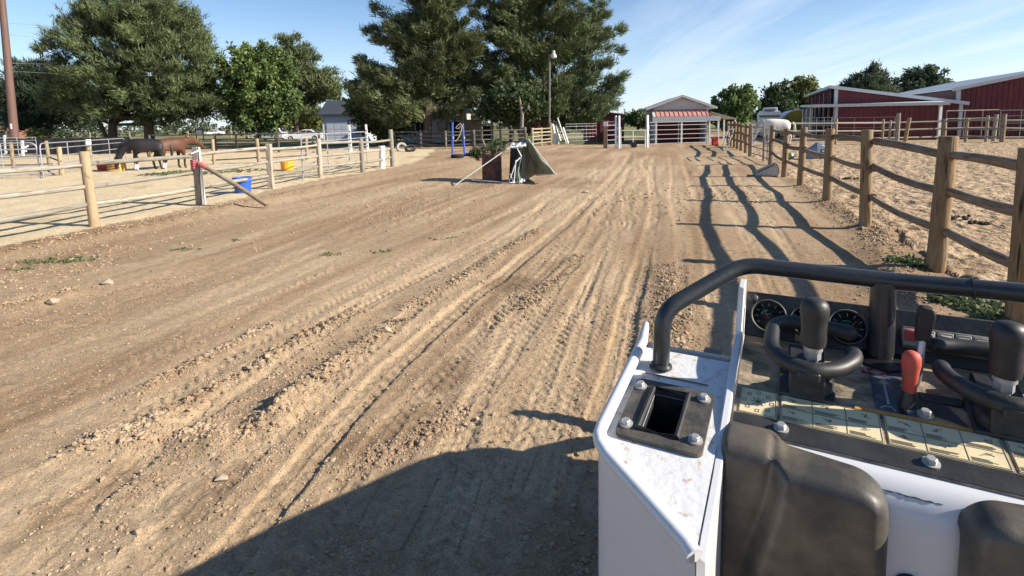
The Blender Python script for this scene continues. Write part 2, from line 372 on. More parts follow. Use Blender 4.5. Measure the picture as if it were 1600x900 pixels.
def ground_material():
    m = bpy.data.materials.new('ground_soil'); m.use_nodes = True; t = m.node_tree; b = t.nodes['Principled BSDF']
    b.inputs['Roughness'].default_value = 0.97; b.inputs['Specular IOR Level'].default_value = 0.15
    tc = t.nodes.new('ShaderNodeTexCoord'); P = tc.outputs['Object']
    def attr(n):
        k = t.nodes.new('ShaderNodeAttribute'); k.attribute_name = n; s = t.nodes.new('ShaderNodeSeparateColor'); t.links.new(k.outputs['Color'], s.inputs[0]); return s.outputs
    def noise(sc, det=5, ro=0.6):
        n = t.nodes.new('ShaderNodeTexNoise'); n.inputs['Scale'].default_value = sc; n.inputs['Detail'].default_value = det; n.inputs['Roughness'].default_value = ro; t.links.new(P, n.inputs['Vector']); return n.outputs[0]
    def rmp(v, a, c, lo=0, hi=1):
        n = t.nodes.new('ShaderNodeMapRange'); n.inputs[1].default_value = a; n.inputs[2].default_value = c; n.inputs[3].default_value = lo; n.inputs[4].default_value = hi; t.links.new(v, n.inputs[0]); return n.outputs[0]
    def mix(f, A, B, mode='MIX'):
        n = t.nodes.new('ShaderNodeMix'); n.data_type = 'RGBA'; n.blend_type = mode
        if isinstance(f, float): n.inputs[0].default_value = f
        else: t.links.new(f, n.inputs[0])
        for i, c in ((6, A), (7, B)):
            if isinstance(c, tuple): n.inputs[i].default_value = (*c, 1)
            else: t.links.new(c, n.inputs[i])
        return n.outputs[2]
    z = attr('zone'); tn = attr('tone')
    n1, n2, n3 = noise(1.3), noise(14), noise(90, 3, 0.7)
    dirt = mix(tn[1], (0.272, 0.182, 0.108), (0.465, 0.348, 0.227))
    dirt = mix(rmp(n1, .35, .7, 0, .35), dirt, (0.31, 0.21, 0.122))
    dirt = mix(rmp(tn[0], 0, 1, 0, .7), dirt, (0.150, 0.098, 0.060))
    sand = mix(rmp(n1, .35, .68), (0.62, 0.51, 0.335), (0.54, 0.42, 0.265)); sand = mix(rmp(tn[0], 0, .6), sand, (0.34, 0.27, 0.13))
    ar = mix(rmp(n1, .35, .65), (0.44, 0.325, 0.21), (0.355, 0.255, 0.16)); ar = mix(tn[0], ar, (0.20, 0.135, 0.085))
    ng = noise(0.09, 4); gr = mix(rmp(ng, .45, .6), (0.10, 0.13, 0.045), (0.36, 0.27, 0.16)); gr = mix(rmp(n1, .4, .7, 0, .5), gr, (0.16, 0.17, 0.07))
    col = mix(z[0], dirt, sand); col = mix(z[1], col, ar); col = mix(z[2], col, gr)
    col = mix(1.0, col, mix(rmp(n2, .3, .7), (0.80, 0.80, 0.79), (1.18, 1.18, 1.18)), 'MULTIPLY')
    col = mix(1.0, col, mix(rmp(n3, .3, .7), (0.70, 0.69, 0.67), (1.28, 1.28, 1.28)), 'MULTIPLY')
    t.links.new(col, b.inputs['Base Color'])
    bp = t.nodes.new('ShaderNodeBump'); bp.inputs['Strength'].default_value = 0.95; bp.inputs['Distance'].default_value = 0.016
    ad = t.nodes.new('ShaderNodeMath'); ad.operation = 'ADD'; hf = t.nodes.new('ShaderNodeMath'); hf.operation = 'MULTIPLY_ADD'; t.links.new(rmp(noise(4.5, 3, .5), .35, .65, 0, 4.5), hf.inputs[0]); t.links.new(z[1], hf.inputs[1]); t.links.new(noise(42, 8, .72), hf.inputs[2]); t.links.new(hf.outputs[0], ad.inputs[0])
    vo = t.nodes.new('ShaderNodeTexVoronoi'); vo.inputs['Scale'].default_value = 75; vo.inputs['Detail'].default_value = 2; vo.inputs['Roughness'].default_value = .7; vo.inputs['Randomness'].default_value = 1; t.links.new(P, vo.inputs['Vector'])
    mm_ = t.nodes.new('ShaderNodeMath'); mm_.operation = 'MULTIPLY'; t.links.new(rmp(vo.outputs[0], 0, .5, 1.0, 0), mm_.inputs[0]); t.links.new(rmp(noise(9, 4, .6), .38, .62, .25, 1.1), mm_.inputs[1]); inv = mm_.outputs[0]; t.links.new(inv, ad.inputs[1]); t.links.new(ad.outputs[0], bp.inputs['Height']); t.links.new(bp.outputs[0], b.inputs['Normal'])
    return m
M_GROUND = ground_material()
for k, nm, lab in ((0, 'dirt_road', 'graded brown dirt lane with tyre tracks and loose clods'), (1, 'paddock_sand', 'pale sand of the fenced paddock on the left'),
                   (2, 'arena_sand', 'hoof marked brown sand of the riding arena'), (3, 'grass_field', 'dry grass field beyond the yard')):
    fs = gf[zid == k]; u, inv = np.unique(fs, return_inverse=True)
    me = mesh_np(nm, gv[u], inv.reshape(fs.shape), M_GROUND, True)
    ca = me.color_attributes.new('zone', 'FLOAT_COLOR', 'POINT'); ca.data.foreach_set('color', np.stack([g[4][u], g[5][u], g[6][u], np.ones(len(u))], 1).astype(np.float32).ravel())
    ca = me.color_attributes.new('tone', 'FLOAT_COLOR', 'POINT'); ca.data.foreach_set('color', np.stack([g[1][u], g[2][u], 0 * g[1][u], np.ones(len(u))], 1).astype(np.float32).ravel())
    tag(link(nm, me), lab, kind='structure')

# clods and pebbles --------------------------------------------------
OCT_V = np.array([(1, 0, 0), (-1, 0, 0), (0, 1, 0), (0, -1, 0), (0, 0, 1), (0, 0, -1)], float)
OCT_F = np.array([(0, 2, 4), (2, 1, 4), (1, 3, 4), (3, 0, 4), (2, 0, 5), (1, 2, 5), (3, 1, 5), (0, 3, 5)])
_ph = (1 + sqrt(5)) / 2
ICO_V = np.array([(-1, _ph, 0), (1, _ph, 0), (-1, -_ph, 0), (1, -_ph, 0), (0, -1, _ph), (0, 1, _ph), (0, -1, -_ph), (0, 1, -_ph), (_ph, 0, -1), (_ph, 0, 1), (-_ph, 0, -1), (-_ph, 0, 1)]) / sqrt(1 + _ph ** 2)
ICO_F = np.array([(0, 11, 5), (0, 5, 1), (0, 1, 7), (0, 7, 10), (0, 10, 11), (1, 5, 9), (5, 11, 4), (11, 10, 2), (10, 7, 6), (7, 1, 8), (3, 9, 4), (3, 4, 2), (3, 2, 6), (3, 6, 8), (3, 8, 9), (4, 9, 5), (2, 4, 11), (6, 2, 10), (8, 6, 7), (9, 8, 1)])
def scatter(n_try, rmax, size, power, base_v, base_f, thr=0.0, bias=1.0, seed=1):
    q = np.random.default_rng(seed)
    rr = 1.7 + (rmax - 1.7) * q.random(n_try) ** power; aa = np.radians(q.uniform(-46, 47, n_try)); x = rr * np.sin(aa); y = rr * np.cos(aa)
    e = ground_eval(x, y); keep = q.random(n_try) < np.clip(e[3] * bias + thr, 0, 1) * (e[4] < .5) * (e[5] < .5)
    x, y, z = x[keep], y[keep], e[0][keep]; n = len(x)
    s = size[0] + (size[1] - size[0]) * q.random(n) ** 3.2
    s *= np.clip(np.hypot(x, y) / 8, 0.85, 1.5)
    jit = 1 + q.uniform(-0.3, 0.3, (n, len(base_v), 1)); th = q.random(n) * 2 * pi
    V = base_v[None] * jit * (s[:, None, None] * np.stack([1 + .5 * q.random(n), 0.8 + .3 * q.random(n), 0.55 + .35 * q.random(n)], 1)[:, None, :])
    c, sn = np.cos(th)[:, None], np.sin(th)[:, None]
    W = np.stack([V[..., 0] * c - V[..., 1] * sn + x[:, None], V[..., 0] * sn + V[..., 1] * c + y[:, None], V[..., 2] + (z + s * 0.25)[:, None]], -1)
    Fs = base_f[None] + (np.arange(n) * len(base_v))[:, None, None]
    return W.reshape(-1, 3), Fs.reshape(-1, 3), n
M_CLOD = mat('clod_soil', (0.29, 0.20, 0.125), 0.95, color2=(0.42, 0.315, 0.21), vscale=2.2, spec=0.15)
v_, f_, n_ = scatter(150000, 16, (0.004, 0.018), 1.0, ICO_V, ICO_F, 0.01, 0.75, 3)
tag(link('dirt_clods', mesh_np('dirt_clods', v_, f_, M_CLOD)), 'loose brown clods lying along the lane', kind='stuff')
print('clods', n_)
v_, f_, n_ = scatter(120000, 11, (0.006, 0.027), 1.0, ICO_V, ICO_F, -0.60, 1.0, 13)
tag(link('dirt_clods', mesh_np('dirt_clods', v_, f_, M_CLOD)), 'bigger clods heaped in rows along the lane', kind='stuff')
print('big clods', n_)
v_, f_, n_ = scatter(190000, 8, (0.003, 0.010), 0.9, OCT_V, OCT_F, 0.16, 0.9, 7)
M_PEB = mat('pebble_stone', (0.32, 0.23, 0.15), 0.9, color2=(0.42, 0.33, 0.235), vscale=3.0, spec=0.2)
tag(link('pebbles', mesh_np('pebbles', v_, f_, M_PEB)), 'fine pebbles and crumbs of soil on the near lane', kind='stuff')
print('pebbles', n_)
M_STONE = mat('pale_stone', (0.38, 0.30, 0.22), 0.85, var=0.2, vscale=20, bump=.4, bscale=30)
for (px, py, s, lab) in ((168, 441, 0.06, 'pale stone alone on the smooth lane below the left weeds'), (603, 521, 0.045, 'whitish stone beside the clods in the middle of the lane'), (83, 472, 0.07, 'brown lump of soil at the left edge of the lane'),
                         (346, 748, 0.03, 'small stone next to the damp patch at lower left'), (915, 300, 0.09, 'pale stone on the ridge left of the far track')):
    p = at(px, py); vv = ICO_V * s * np.array([1.2, .9, .7]) * (1 + rng.uniform(-.25, .25, (12, 1)))
    o = link('stone', mesh_np('stone', vv, ICO_F, M_STONE), None, (p.x, p.y, hz(p.x, p.y) + s * .35)); tag(o, lab, 'stone')
# ================================================================ TREES
def leaf_mat(name, c, var=0.35, trans=0.25):
    m = bpy.data.materials.new(name); m.use_nodes = True; t = m.node_tree; b = t.nodes['Principled BSDF']
    b.inputs['Roughness'].default_value = 0.6; b.inputs['Specular IOR Level'].default_value = 0.3
    k = t.nodes.new('ShaderNodeAttribute'); k.attribute_name = 'leaf'; s = t.nodes.new('ShaderNodeSeparateColor'); t.links.new(k.outputs['Color'], s.inputs[0])
    mx = t.nodes.new('ShaderNodeMix'); mx.data_type = 'RGBA'; t.links.new(s.outputs[0], mx.inputs[0])
    mx.inputs[6].default_value = (*[q * (1 - var) for q in c], 1); mx.inputs[7].default_value = (c[0] * (1 + var * 1.3), c[1] * (1 + var), c[2] * (1 + var * .6), 1)
    t.links.new(mx.outputs[2], b.inputs['Base Color'])
    tr = t.nodes.new('ShaderNodeBsdfTranslucent'); t.links.new(mx.outputs[2], tr.inputs[0]); ms = t.nodes.new('ShaderNodeMixShader'); ms.inputs[0].default_value = trans
    t.links.new(b.outputs[0], ms.inputs[1]); t.links.new(tr.outputs[0], ms.inputs[2]); t.links.new(ms.outputs[0], t.nodes['Material Output'].inputs[0])
    return m
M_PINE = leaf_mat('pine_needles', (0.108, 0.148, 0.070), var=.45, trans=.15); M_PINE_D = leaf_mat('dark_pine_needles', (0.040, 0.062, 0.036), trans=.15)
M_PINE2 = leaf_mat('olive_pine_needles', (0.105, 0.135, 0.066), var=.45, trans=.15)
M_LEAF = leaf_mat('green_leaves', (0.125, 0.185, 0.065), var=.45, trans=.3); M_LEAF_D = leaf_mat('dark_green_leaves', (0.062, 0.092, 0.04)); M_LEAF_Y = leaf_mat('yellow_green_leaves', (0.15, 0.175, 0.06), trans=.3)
M_LEAF_B = leaf_mat('blue_green_leaves', (0.095, 0.125, 0.08)); M_WEED = leaf_mat('weed_leaves', (0.115, 0.15, 0.075), trans=.2)
M_PURPLE = leaf_mat('purple_leaves', (0.12, 0.06, 0.055))
M_BARK = mat('pine_bark', (0.115, 0.082, 0.062), 0.95, var=.4, vscale=9, bump=.8, bscale=18); M_BARK_D = mat('dark_bark', (0.06, 0.05, 0.042), 0.95, var=.4, vscale=8)

def unit(v): return v / np.maximum(np.linalg.norm(v, axis=-1, keepdims=True), 1e-9)
def crown_mesh(name, ells, n_cl, cl_r, tufts, blades, bl, bw, m, style, seed, base=(0, 0, 0), flat=0.6, shell=0.5, chain=0, axis=None):
    """ells: (centre, radii, weight). Leaf-sized triangles in tufts, tufts in clumps, clumps through the crown's volume."""
    q = np.random.default_rng(seed); C = np.array([e[0] for e in ells], float); R = np.array([e[1] for e in ells], float)
    w = np.array([e[2] if len(e) > 2 else R[i].prod() ** .67 for i, e in enumerate(ells)]); w = w / w.sum()
    pick = q.choice(len(ells), n_cl, p=w); d = unit(q.normal(size=(n_cl, 3))); fr = shell + (1 - shell) * q.random(n_cl) ** 0.6
    fr = fr * (1 + (q.random(n_cl) < (.16 if style == 'pine' else .08)) * q.random(n_cl) * .30)
    cc = C[pick] + d * R[pick] * fr[:, None]
    csz0 = None
    if chain:   # clumps strung along limbs that run from the trunk out to ragged tips
        nt = n_cl // chain; tip = cc[:nt]; ax = np.asarray(axis, float)
        st = np.stack([np.interp(tip[:, 2] - .28 * np.hypot(tip[:, 0] - ax[0, 0], tip[:, 1] - ax[0, 1]), ax[:, 2], ax[:, k]) for k in (0, 1, 2)], 1)
        f = np.linspace(.42, 1.02, chain)[None, :, None] + q.normal(size=(nt, chain, 1)) * .03
        sag = -.10 * np.linalg.norm(tip - st, axis=1)[:, None, None] * (4 * f * (1 - f)) * np.array([0, 0, 1.0])
        cc = (st[:, None] * (1 - f) + tip[:, None] * f + sag + q.normal(size=(nt, chain, 3)) * cl_r * .25).reshape(-1, 3); n_cl = len(cc); pick = np.repeat(pick[:nt], chain)
        csz0 = (np.linspace(1.25, .55, chain)[None] * np.ones((nt, 1))).ravel()
    ctr = C[pick] * np.array([1, 1, 1]) - np.array([0, 0, 1]) * R[pick] * 0.5
    outw = unit(cc - ctr); csz = cl_r * (q.uniform(.6, 1.3, n_cl) if style == 'pine' else q.uniform(.45, 1.6, n_cl)); tone = q.random(n_cl)
    if csz0 is not None: csz = cl_r * csz0 * q.uniform(.75, 1.25, n_cl); outw = unit((cc - st[np.repeat(np.arange(nt), chain)]) * np.array([1, 1, .5]))
    T = n_cl * tufts; ci = np.repeat(np.arange(n_cl), tufts)
    off = q.normal(size=(T, 3)) * csz[ci][:, None] * np.array([.62, .62, .62 * flat])
    if style == 'pine': off += outw[ci] * (q.random(T) * 1.0 * csz[ci])[:, None]
    tp = cc[ci] + off
    if style == 'pine': td = unit(outw[ci] * .8 + np.array([0, 0, .55]) + q.normal(size=(T, 3)) * .35)
    else: td = unit(outw[ci] * .7 + q.normal(size=(T, 3)) * .8)
    B = T * blades; ti = np.repeat(np.arange(T), blades)
    spread = .75 if style == 'pine' else .9
    bd = unit(td[ti] + q.normal(size=(B, 3)) * (0.42 if style == 'pine' else spread)); ln = bl * q.uniform(.6, 1.3, B)[:, None]
    sd = unit(np.cross(bd, q.normal(size=(B, 3)))) * bw * q.uniform(.7, 1.3, B)[:, None]
    p0 = tp[ti] + q.normal(size=(B, 3)) * bl * .25; tip = p0 + bd * ln
    b_ = np.array(base)
    if style == 'pine':
        V = np.stack([p0 - sd * .5, p0 + sd * .5, tip], 1).reshape(-1, 3) - b_; Fc = np.arange(B * 3).reshape(-1, 3); k = 3
    else:
        mid = (p0 + tip) / 2
        V = np.stack([p0, mid + sd * .5, tip, mid - sd * .5], 1).reshape(-1, 3) - b_; Fc = np.arange(B * 4).reshape(-1, 4); k = 4
    me = mesh_np(name, V, Fc, m)
    tn = np.clip(tone[ci][ti] * .65 + .35 * q.random(B), 0, 1); col = np.repeat(np.stack([tn, tn, tn, np.ones(B)], 1), k, 0).astype(np.float32)
    me.color_attributes.new('leaf', 'FLOAT_COLOR', 'POINT').data.foreach_set('color', col.ravel())
    return me, cc

def tree(name, label, base, ells, trunks, leaf, style, n_cl, cl_r, tufts, blades, bl, bw, seed, bark=None, group=None, limbs=26, flat=.6, shell=.5, cat='tree', chain=0):
    """trunks: list of point lists ((x,y,z) world) with radii"""
    base = Vector(base); t = thing(name, base, label, cat, group)
    me, cc = crown_mesh('crown', ells, n_cl, cl_r, tufts, blades, bl, bw, leaf, style, seed, base, flat, shell, chain, trunks[0][0])
    link('crown', me, t)
    q = random.Random(seed)
    for pts, rs in trunks:
        mb = MB(); P = [Vector(p) - base for p in pts]; mb.tube(P, rs, 9, wob=.06)
        zt = P[-1].z; zb = P[0].z
        for c in q.sample(list(cc), min(limbs, len(cc))):
            c = Vector(c) - base
            f = max(.25, min(.97, (c.z - zb) / (zt - zb) - q.uniform(.05, .25)))
            k = f * (len(P) - 1); i = min(int(k), len(P) - 2); s = P[i].lerp(P[i + 1], k - i); r = rs[i] * (1 - (k - i)) + rs[i + 1] * (k - i)
            midp = s.lerp(c, .5) + Vector((0, 0, -.06 * (c - s).length))
            mb.tube([s, midp, c], [max(r * .38, .02), max(r * .24, .015), .012], 5, cap=False)
        mb.build('trunk', bark or M_BARK, t, smooth=True)
    return t
def EP(px, py, Y, rx, ry, rd=None, w=None):
    c = atY(px, py, Y); k = Y / F
    e = (tuple(c), (rx * k, (rd if rd else rx) * k, ry * k))
    return e + (w,) if w else e
def gp(px, Y): c = atY(px, 200, Y); return Vector((c.x, c.y, 0))
def trunk_px(pxs, Y, r0, r1):
    """pxs: (px,py) from the root up"""
    P = [atY(a, b, Y) for a, b in pxs]; P[0].z = -.1; n = len(P)
    return ([tuple(p) for p in P], [r0 + (r1 - r0) * i / (n - 1) for i in range(n)])

# far-off hedge and woods on the horizon
def far_wood():
    ells = []
    q = random.Random(4)
    for i in range(70):
        px = -60 + i * 16 + q.uniform(-6, 6); c = atY(px, 200, 150 + q.uniform(-12, 12)); h = q.uniform(1.3, 2.9) * (1.0 if px < 560 else .8)
        ells.append(((c.x, c.y, h * .8), (q.uniform(2.5, 5), 3, h)))
    for i in range(60):
        px = 880 + i * 16; c = atY(px, 190, 210 + q.uniform(-20, 20)); h = q.uniform(1.6, 3.2)
        ells.append(((c.x, c.y, h * .8), (q.uniform(4, 8), 4, h)))
    me, _ = crown_mesh('distant_trees', ells, 1500, .9, 9, 2, .9, .7, M_LEAF_B, 'leaf', 5)
    tag(link('distant_trees', me), 'far hedge and woods along the horizon', kind='stuff')
far_wood()

Y0 = 55
tree('pine_tree', 'broad rounded pine with two dark trunks behind the horses', gp(205, Y0),
     [EP(218, 92, Y0, 92, 78, 90), EP(160, 72, Y0, 58, 40, 60), EP(235, 38, Y0, 62, 46, 60), EP(285, 120, Y0, 52, 62, 60), EP(142, 150, Y0, 46, 36, 55), EP(235, 165, Y0, 90, 25, 70), EP(195, 25, Y0, 42, 28, 45)],
     [trunk_px([(176, 225), (176, 195), (178, 160), (180, 110), (190, 50)], Y0, .48, .08), trunk_px([(234, 225), (232, 190), (236, 150), (245, 100), (250, 50)], Y0, .55, .08),
      trunk_px([(172, 225), (158, 195), (140, 160), (120, 120)], Y0, .25, .06)],
     M_PINE, 'pine', 520, .74, 34, 9, .5, .08, 21, limbs=40, shell=.70, flat=.65)
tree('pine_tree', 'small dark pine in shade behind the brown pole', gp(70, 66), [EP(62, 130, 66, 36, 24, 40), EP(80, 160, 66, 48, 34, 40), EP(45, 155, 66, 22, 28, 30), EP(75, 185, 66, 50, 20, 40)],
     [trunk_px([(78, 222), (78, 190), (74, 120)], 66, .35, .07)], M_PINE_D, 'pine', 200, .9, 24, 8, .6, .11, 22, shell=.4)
tree('leafy_tree', 'round bright green leafy tree over the parked cars', gp(405, 58), [EP(405, 125, 58, 55, 50, 55), EP(385, 105, 58, 38, 32, 40), EP(428, 140, 58, 38, 40, 40), EP(372, 150, 58, 32, 38, 40), EP(405, 172, 58, 55, 24, 45), EP(408, 88, 58, 20, 18, 25)],
     [trunk_px([(403, 224), (404, 195), (405, 150), (405, 100)], 58, .3, .05)], M_LEAF, 'leaf', 480, .66, 20, 4, .42, .22, 23, shell=.8, flat=.9, chain=3)
tree('pine_tree', 'tall thin pine with open tiers beyond the leafy tree', gp(462, 82), [EP(455, 72, 82, 16, 12, 18), EP(462, 92, 82, 26, 12, 26), EP(478, 118, 82, 34, 14, 34), EP(500, 138, 82, 26, 13, 30), EP(470, 150, 82, 36, 12, 30), EP(505, 148, 82, 18, 9, 18), EP(450, 110, 82, 24, 14, 24), EP(485, 176, 82, 26, 12, 24)],
     [trunk_px([(462, 212), (464, 160), (460, 110), (454, 66)], 82, .35, .06)], M_PINE2, 'pine', 190, .8, 22, 5, .8, .17, 24, limbs=34, flat=.4, shell=.3)
tree('leafy_tree', 'low light green bushy tree left of the grey shed', gp(478, 88), [EP(475, 190, 88, 32, 18, 30), EP(492, 182, 88, 20, 14, 22)], [trunk_px([(478, 214), (478, 185)], 88, .2, .06)], M_LEAF_Y, 'leaf', 90, .8, 18, 3, .55, .36, 25)
tree('pine_tree', 'ragged pine left of the two middle pines overhanging the house', gp(668, 45),
     [EP(655, 18, 45, 62, 44, 60), EP(690, -30, 45, 50, 50, 50), EP(612, 118, 45, 52, 30, 45), EP(578, 110, 45, 22, 30, 25), EP(690, 80, 45, 66, 46, 60), EP(620, 142, 45, 66, 30, 55), EP(690, 152, 45, 56, 20, 40), EP(716, 115, 45, 36, 50, 40), EP(620, 50, 45, 42, 14, 30), EP(660, -70, 45, 40, 40, 40)],
     [trunk_px([(668, 236), (668, 180), (672, 110), (675, 30), (672, -60)], 45, .42, .08)], M_PINE2, 'pine', 700, .62, 28, 9, .46, .07, 26, limbs=60, shell=.85, flat=.6, chain=4)
tree('pine_tree', 'densest and tallest pine behind the tall lamp pole', gp(852, 48),
     [EP(850, 30, 48, 84, 62, 75), EP(800, 70, 48, 62, 66, 60), EP(895, 75, 48, 66, 56, 60), EP(850, 130, 48, 88, 46, 70), EP(785, 140, 48, 52, 32, 50), EP(870, 165, 48, 84, 24, 50), EP(922, 140, 48, 40, 40, 40), EP(942, 48, 48, 28, 16, 22), EP(955, 140, 48, 14, 22, 18), EP(840, -40, 48, 66, 50, 60), EP(955, 85, 48, 14, 12, 12), EP(900, 165, 48, 50, 20, 40), EP(790, 12, 48, 40, 40, 40), EP(748, 66, 48, 34, 58, 36), EP(745, 130, 48, 36, 36, 36)],
     [trunk_px([(852, 232), (852, 180), (850, 110), (848, 30), (842, -50)], 48, .5, .08)], M_PINE, 'pine', 860, .64, 28, 9, .46, .07, 27, limbs=60, shell=.85, flat=.6, chain=4)
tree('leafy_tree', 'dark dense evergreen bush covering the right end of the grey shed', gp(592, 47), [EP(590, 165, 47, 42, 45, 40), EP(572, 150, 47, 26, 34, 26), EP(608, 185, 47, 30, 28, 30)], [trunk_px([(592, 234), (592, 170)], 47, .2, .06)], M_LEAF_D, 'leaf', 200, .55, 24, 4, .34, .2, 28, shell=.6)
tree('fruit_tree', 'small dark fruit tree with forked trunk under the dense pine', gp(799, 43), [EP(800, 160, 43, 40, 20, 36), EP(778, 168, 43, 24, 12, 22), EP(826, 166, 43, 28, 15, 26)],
     [trunk_px([(799, 232), (798, 205), (792, 190), (778, 172)], 43, .2, .05), trunk_px([(800, 232), (801, 205), (812, 192), (826, 175)], 43, .17, .05)], M_LEAF_D, 'leaf', 130, .55, 22, 4, .34, .2, 29, bark=M_BARK_D, shell=.45)
tree('leafy_tree', 'round green tree right behind the small red and white shed', gp(1150, 76), [EP(1148, 165, 76, 32, 26, 30), EP(1156, 148, 76, 22, 16, 22), EP(1130, 178, 76, 24, 18, 20)], [trunk_px([(1150, 204), (1150, 150)], 76, .25, .05)], M_LEAF, 'leaf', 210, .62, 18, 3, .5, .3, 30, shell=.8, chain=3)
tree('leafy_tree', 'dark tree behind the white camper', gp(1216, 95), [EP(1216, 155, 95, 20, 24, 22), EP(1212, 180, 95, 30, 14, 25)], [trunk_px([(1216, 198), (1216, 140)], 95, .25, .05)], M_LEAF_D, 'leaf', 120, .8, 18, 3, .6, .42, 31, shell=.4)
tree('leafy_tree', 'yellow green tree between the camper and the red barn', gp(1255, 98), [EP(1255, 142, 98, 24, 22, 24), EP(1246, 168, 98, 24, 20, 22), EP(1268, 155, 98, 16, 22, 18)], [trunk_px([(1254, 198), (1254, 130)], 98, .25, .05)], M_LEAF_Y, 'leaf', 180, .75, 18, 3, .6, .36, 32, shell=.8, chain=3)
tree('pine_tree', 'pointed blue green pine behind the left red barn', gp(1355, 105), [EP(1356, 118, 105, 12, 12, 12), EP(1354, 136, 105, 28, 12, 24), EP(1356, 150, 105, 34, 14, 28), EP(1376, 134, 105, 10, 12, 10)], [trunk_px([(1356, 194), (1356, 110)], 105, .25, .05)], M_LEAF_B, 'pine', 150, .8, 20, 4, .9, .26, 33, shell=.3)
tree('leafy_tree', 'wide blue green tree between the two red barns', gp(1441, 112), [EP(1440, 128, 112, 28, 24, 26), EP(1462, 124, 112, 20, 18, 20), EP(1416, 134, 112, 18, 16, 18), EP(1442, 150, 112, 42, 14, 30)], [trunk_px([(1441, 192), (1441, 120)], 112, .3, .05)], M_LEAF_B, 'leaf', 270, .8, 20, 3, .7, .36, 34, shell=.8, chain=3)
tree('leafy_tree', 'low dark bush behind the open white gate', gp(996, 90), [EP(992, 186, 90, 14, 10, 14), EP(1004, 190, 90, 14, 8, 14)], [trunk_px([(996, 206), (996, 188)], 90, .15, .05)], M_LEAF_D, 'leaf', 50, .6, 16, 3, .5, .34, 35)
tree('leafy_tree', 'reddish purple leafy shrub far behind the wire fence', gp(826, 70), [EP(826, 196, 70, 22, 9, 18)], [trunk_px([(826, 214), (826, 198)], 70, .1, .05)], M_PURPLE, 'leaf', 50, .6, 16, 3, .45, .3, 36)
tree('shrub', 'rounded light green shrub beside the brown pole', gp(60, 52), [EP(60, 212, 52, 13, 9, 12)], [trunk_px([(60, 226), (60, 212)], 52, .05, .02)], M_LEAF_Y, 'leaf', 40, .3, 18, 3, .2, .14, 37, cat='shrub')
tree('leafy_tree', 'pale green tree at the far left edge behind the pole', gp(8, 90), [EP(10, 165, 90, 16, 20, 18), EP(4, 185, 90, 22, 16, 18)], [trunk_px([(8, 214), (8, 160)], 90, .2, .05)], M_LEAF_B, 'leaf', 70, .8, 18, 3, .55, .36, 38)

def weed_patch(label, pxs, n, bl, seed):
    q = np.random.default_rng(seed); V = []; 
    for (px, py, rx, ry, k) in pxs:
        c = at(px, py)
        for _ in range(k):
            a = q.random() * 2 * pi; r = sqrt(q.random()); x, y = c.x + rx * r * cos(a), c.y + ry * r * sin(a)
            V.append((x, y))
    V = np.array(V); z = ground_eval(V[:, 0], V[:, 1])[0]
    B = len(V) * n; i = np.repeat(np.arange(len(V)), n); p0 = np.stack([V[i, 0], V[i, 1], z[i]], 1) + q.normal(size=(B, 3)) * np.array([.02, .02, .004])
    d = unit(q.normal(size=(B, 3)) * np.array([1, 1, .4]) + np.array([0, 0, .55])); ln = bl * q.uniform(.5, 1.4, B)[:, None]; sd = unit(np.cross(d, q.normal(size=(B, 3)))) * bl * .22
    mid = p0 + d * ln * .5; tip = p0 + d * ln; tip[:, 2] -= bl * .25
    Q = np.stack([p0, mid + sd, tip, mid - sd], 1).reshape(-1, 3)
    me = mesh_np('weeds', Q, np.arange(B * 4).reshape(-1, 4), M_WEED); tn = q.random(B)
    me.color_attributes.new('leaf', 'FLOAT_COLOR', 'POINT').data.foreach_set('color', np.repeat(np.stack([tn, tn, tn, tn * 0 + 1], 1), 4, 0).astype(np.float32).ravel())
    tag(link('weeds', me), label, kind='stuff')
weed_patch('low weeds along the left edge of the lane', [(85, 405, .6, .12, 36), (30, 418, .2, .08, 9), (130, 399, .3, .1, 12), (295, 386, .22, .08, 7), (370, 375, .2, .1, 3), (520, 398, .2, .1, 6), (600, 394, .15, .08, 4), (690, 372, .2, .1, 4)], 7, .06, 3)
weed_patch('leafy weeds at the foot of the right fence', [(1500, 470, .28, .35, 70), (1540, 490, .2, .2, 55), (1565, 500, .1, .12, 25), (1420, 412, .25, .15, 45), (1450, 420, .1, .1, 12)], 9, .085, 4)
weed_patch('trampled green hay on the sand around the horses', [(340, 268, 2.2, 1.0, 150), (285, 272, 1.6, .7, 90), (250, 274, .9, .5, 40)], 6, .11, 5)
# ================================================================ BUILDINGS
M_RED = mat('barn_red_metal', (0.125, 0.017, 0.021), 0.6, var=.25, vscale=1.3, stretch=(1, 1, .35)); M_RED2 = mat('red_board', (0.20, 0.028, 0.034), 0.7, var=.2, vscale=5)
M_WTRIM = mat('white_trim', (0.54, 0.54, 0.53), 0.55, var=.05, vscale=4); M_ROOFM = mat('pale_metal_roof', (0.62, 0.64, 0.66), 0.45, var=.06, vscale=2)
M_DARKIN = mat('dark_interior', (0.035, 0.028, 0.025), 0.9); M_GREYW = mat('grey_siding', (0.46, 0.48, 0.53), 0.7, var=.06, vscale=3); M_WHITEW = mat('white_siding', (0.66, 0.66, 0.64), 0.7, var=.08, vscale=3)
M_SHING = mat('dark_shingle', (0.035, 0.042, 0.06), 0.9, var=.3, vscale=14); M_GLASS = mat('window_glass', (0.03, 0.035, 0.045), 0.08, spec=.8)
M_GREYROOF = mat('grey_shingle', (0.30, 0.29, 0.28), 0.9, var=.2, vscale=12); M_PINK = mat('faded_red_metal', (0.52, 0.25, 0.21), 0.55, var=.18, vscale=6); M_BOARD = mat('weathered_or_shaded_board', (0.40, 0.36, 0.31), 0.85, var=.25, vscale=6)
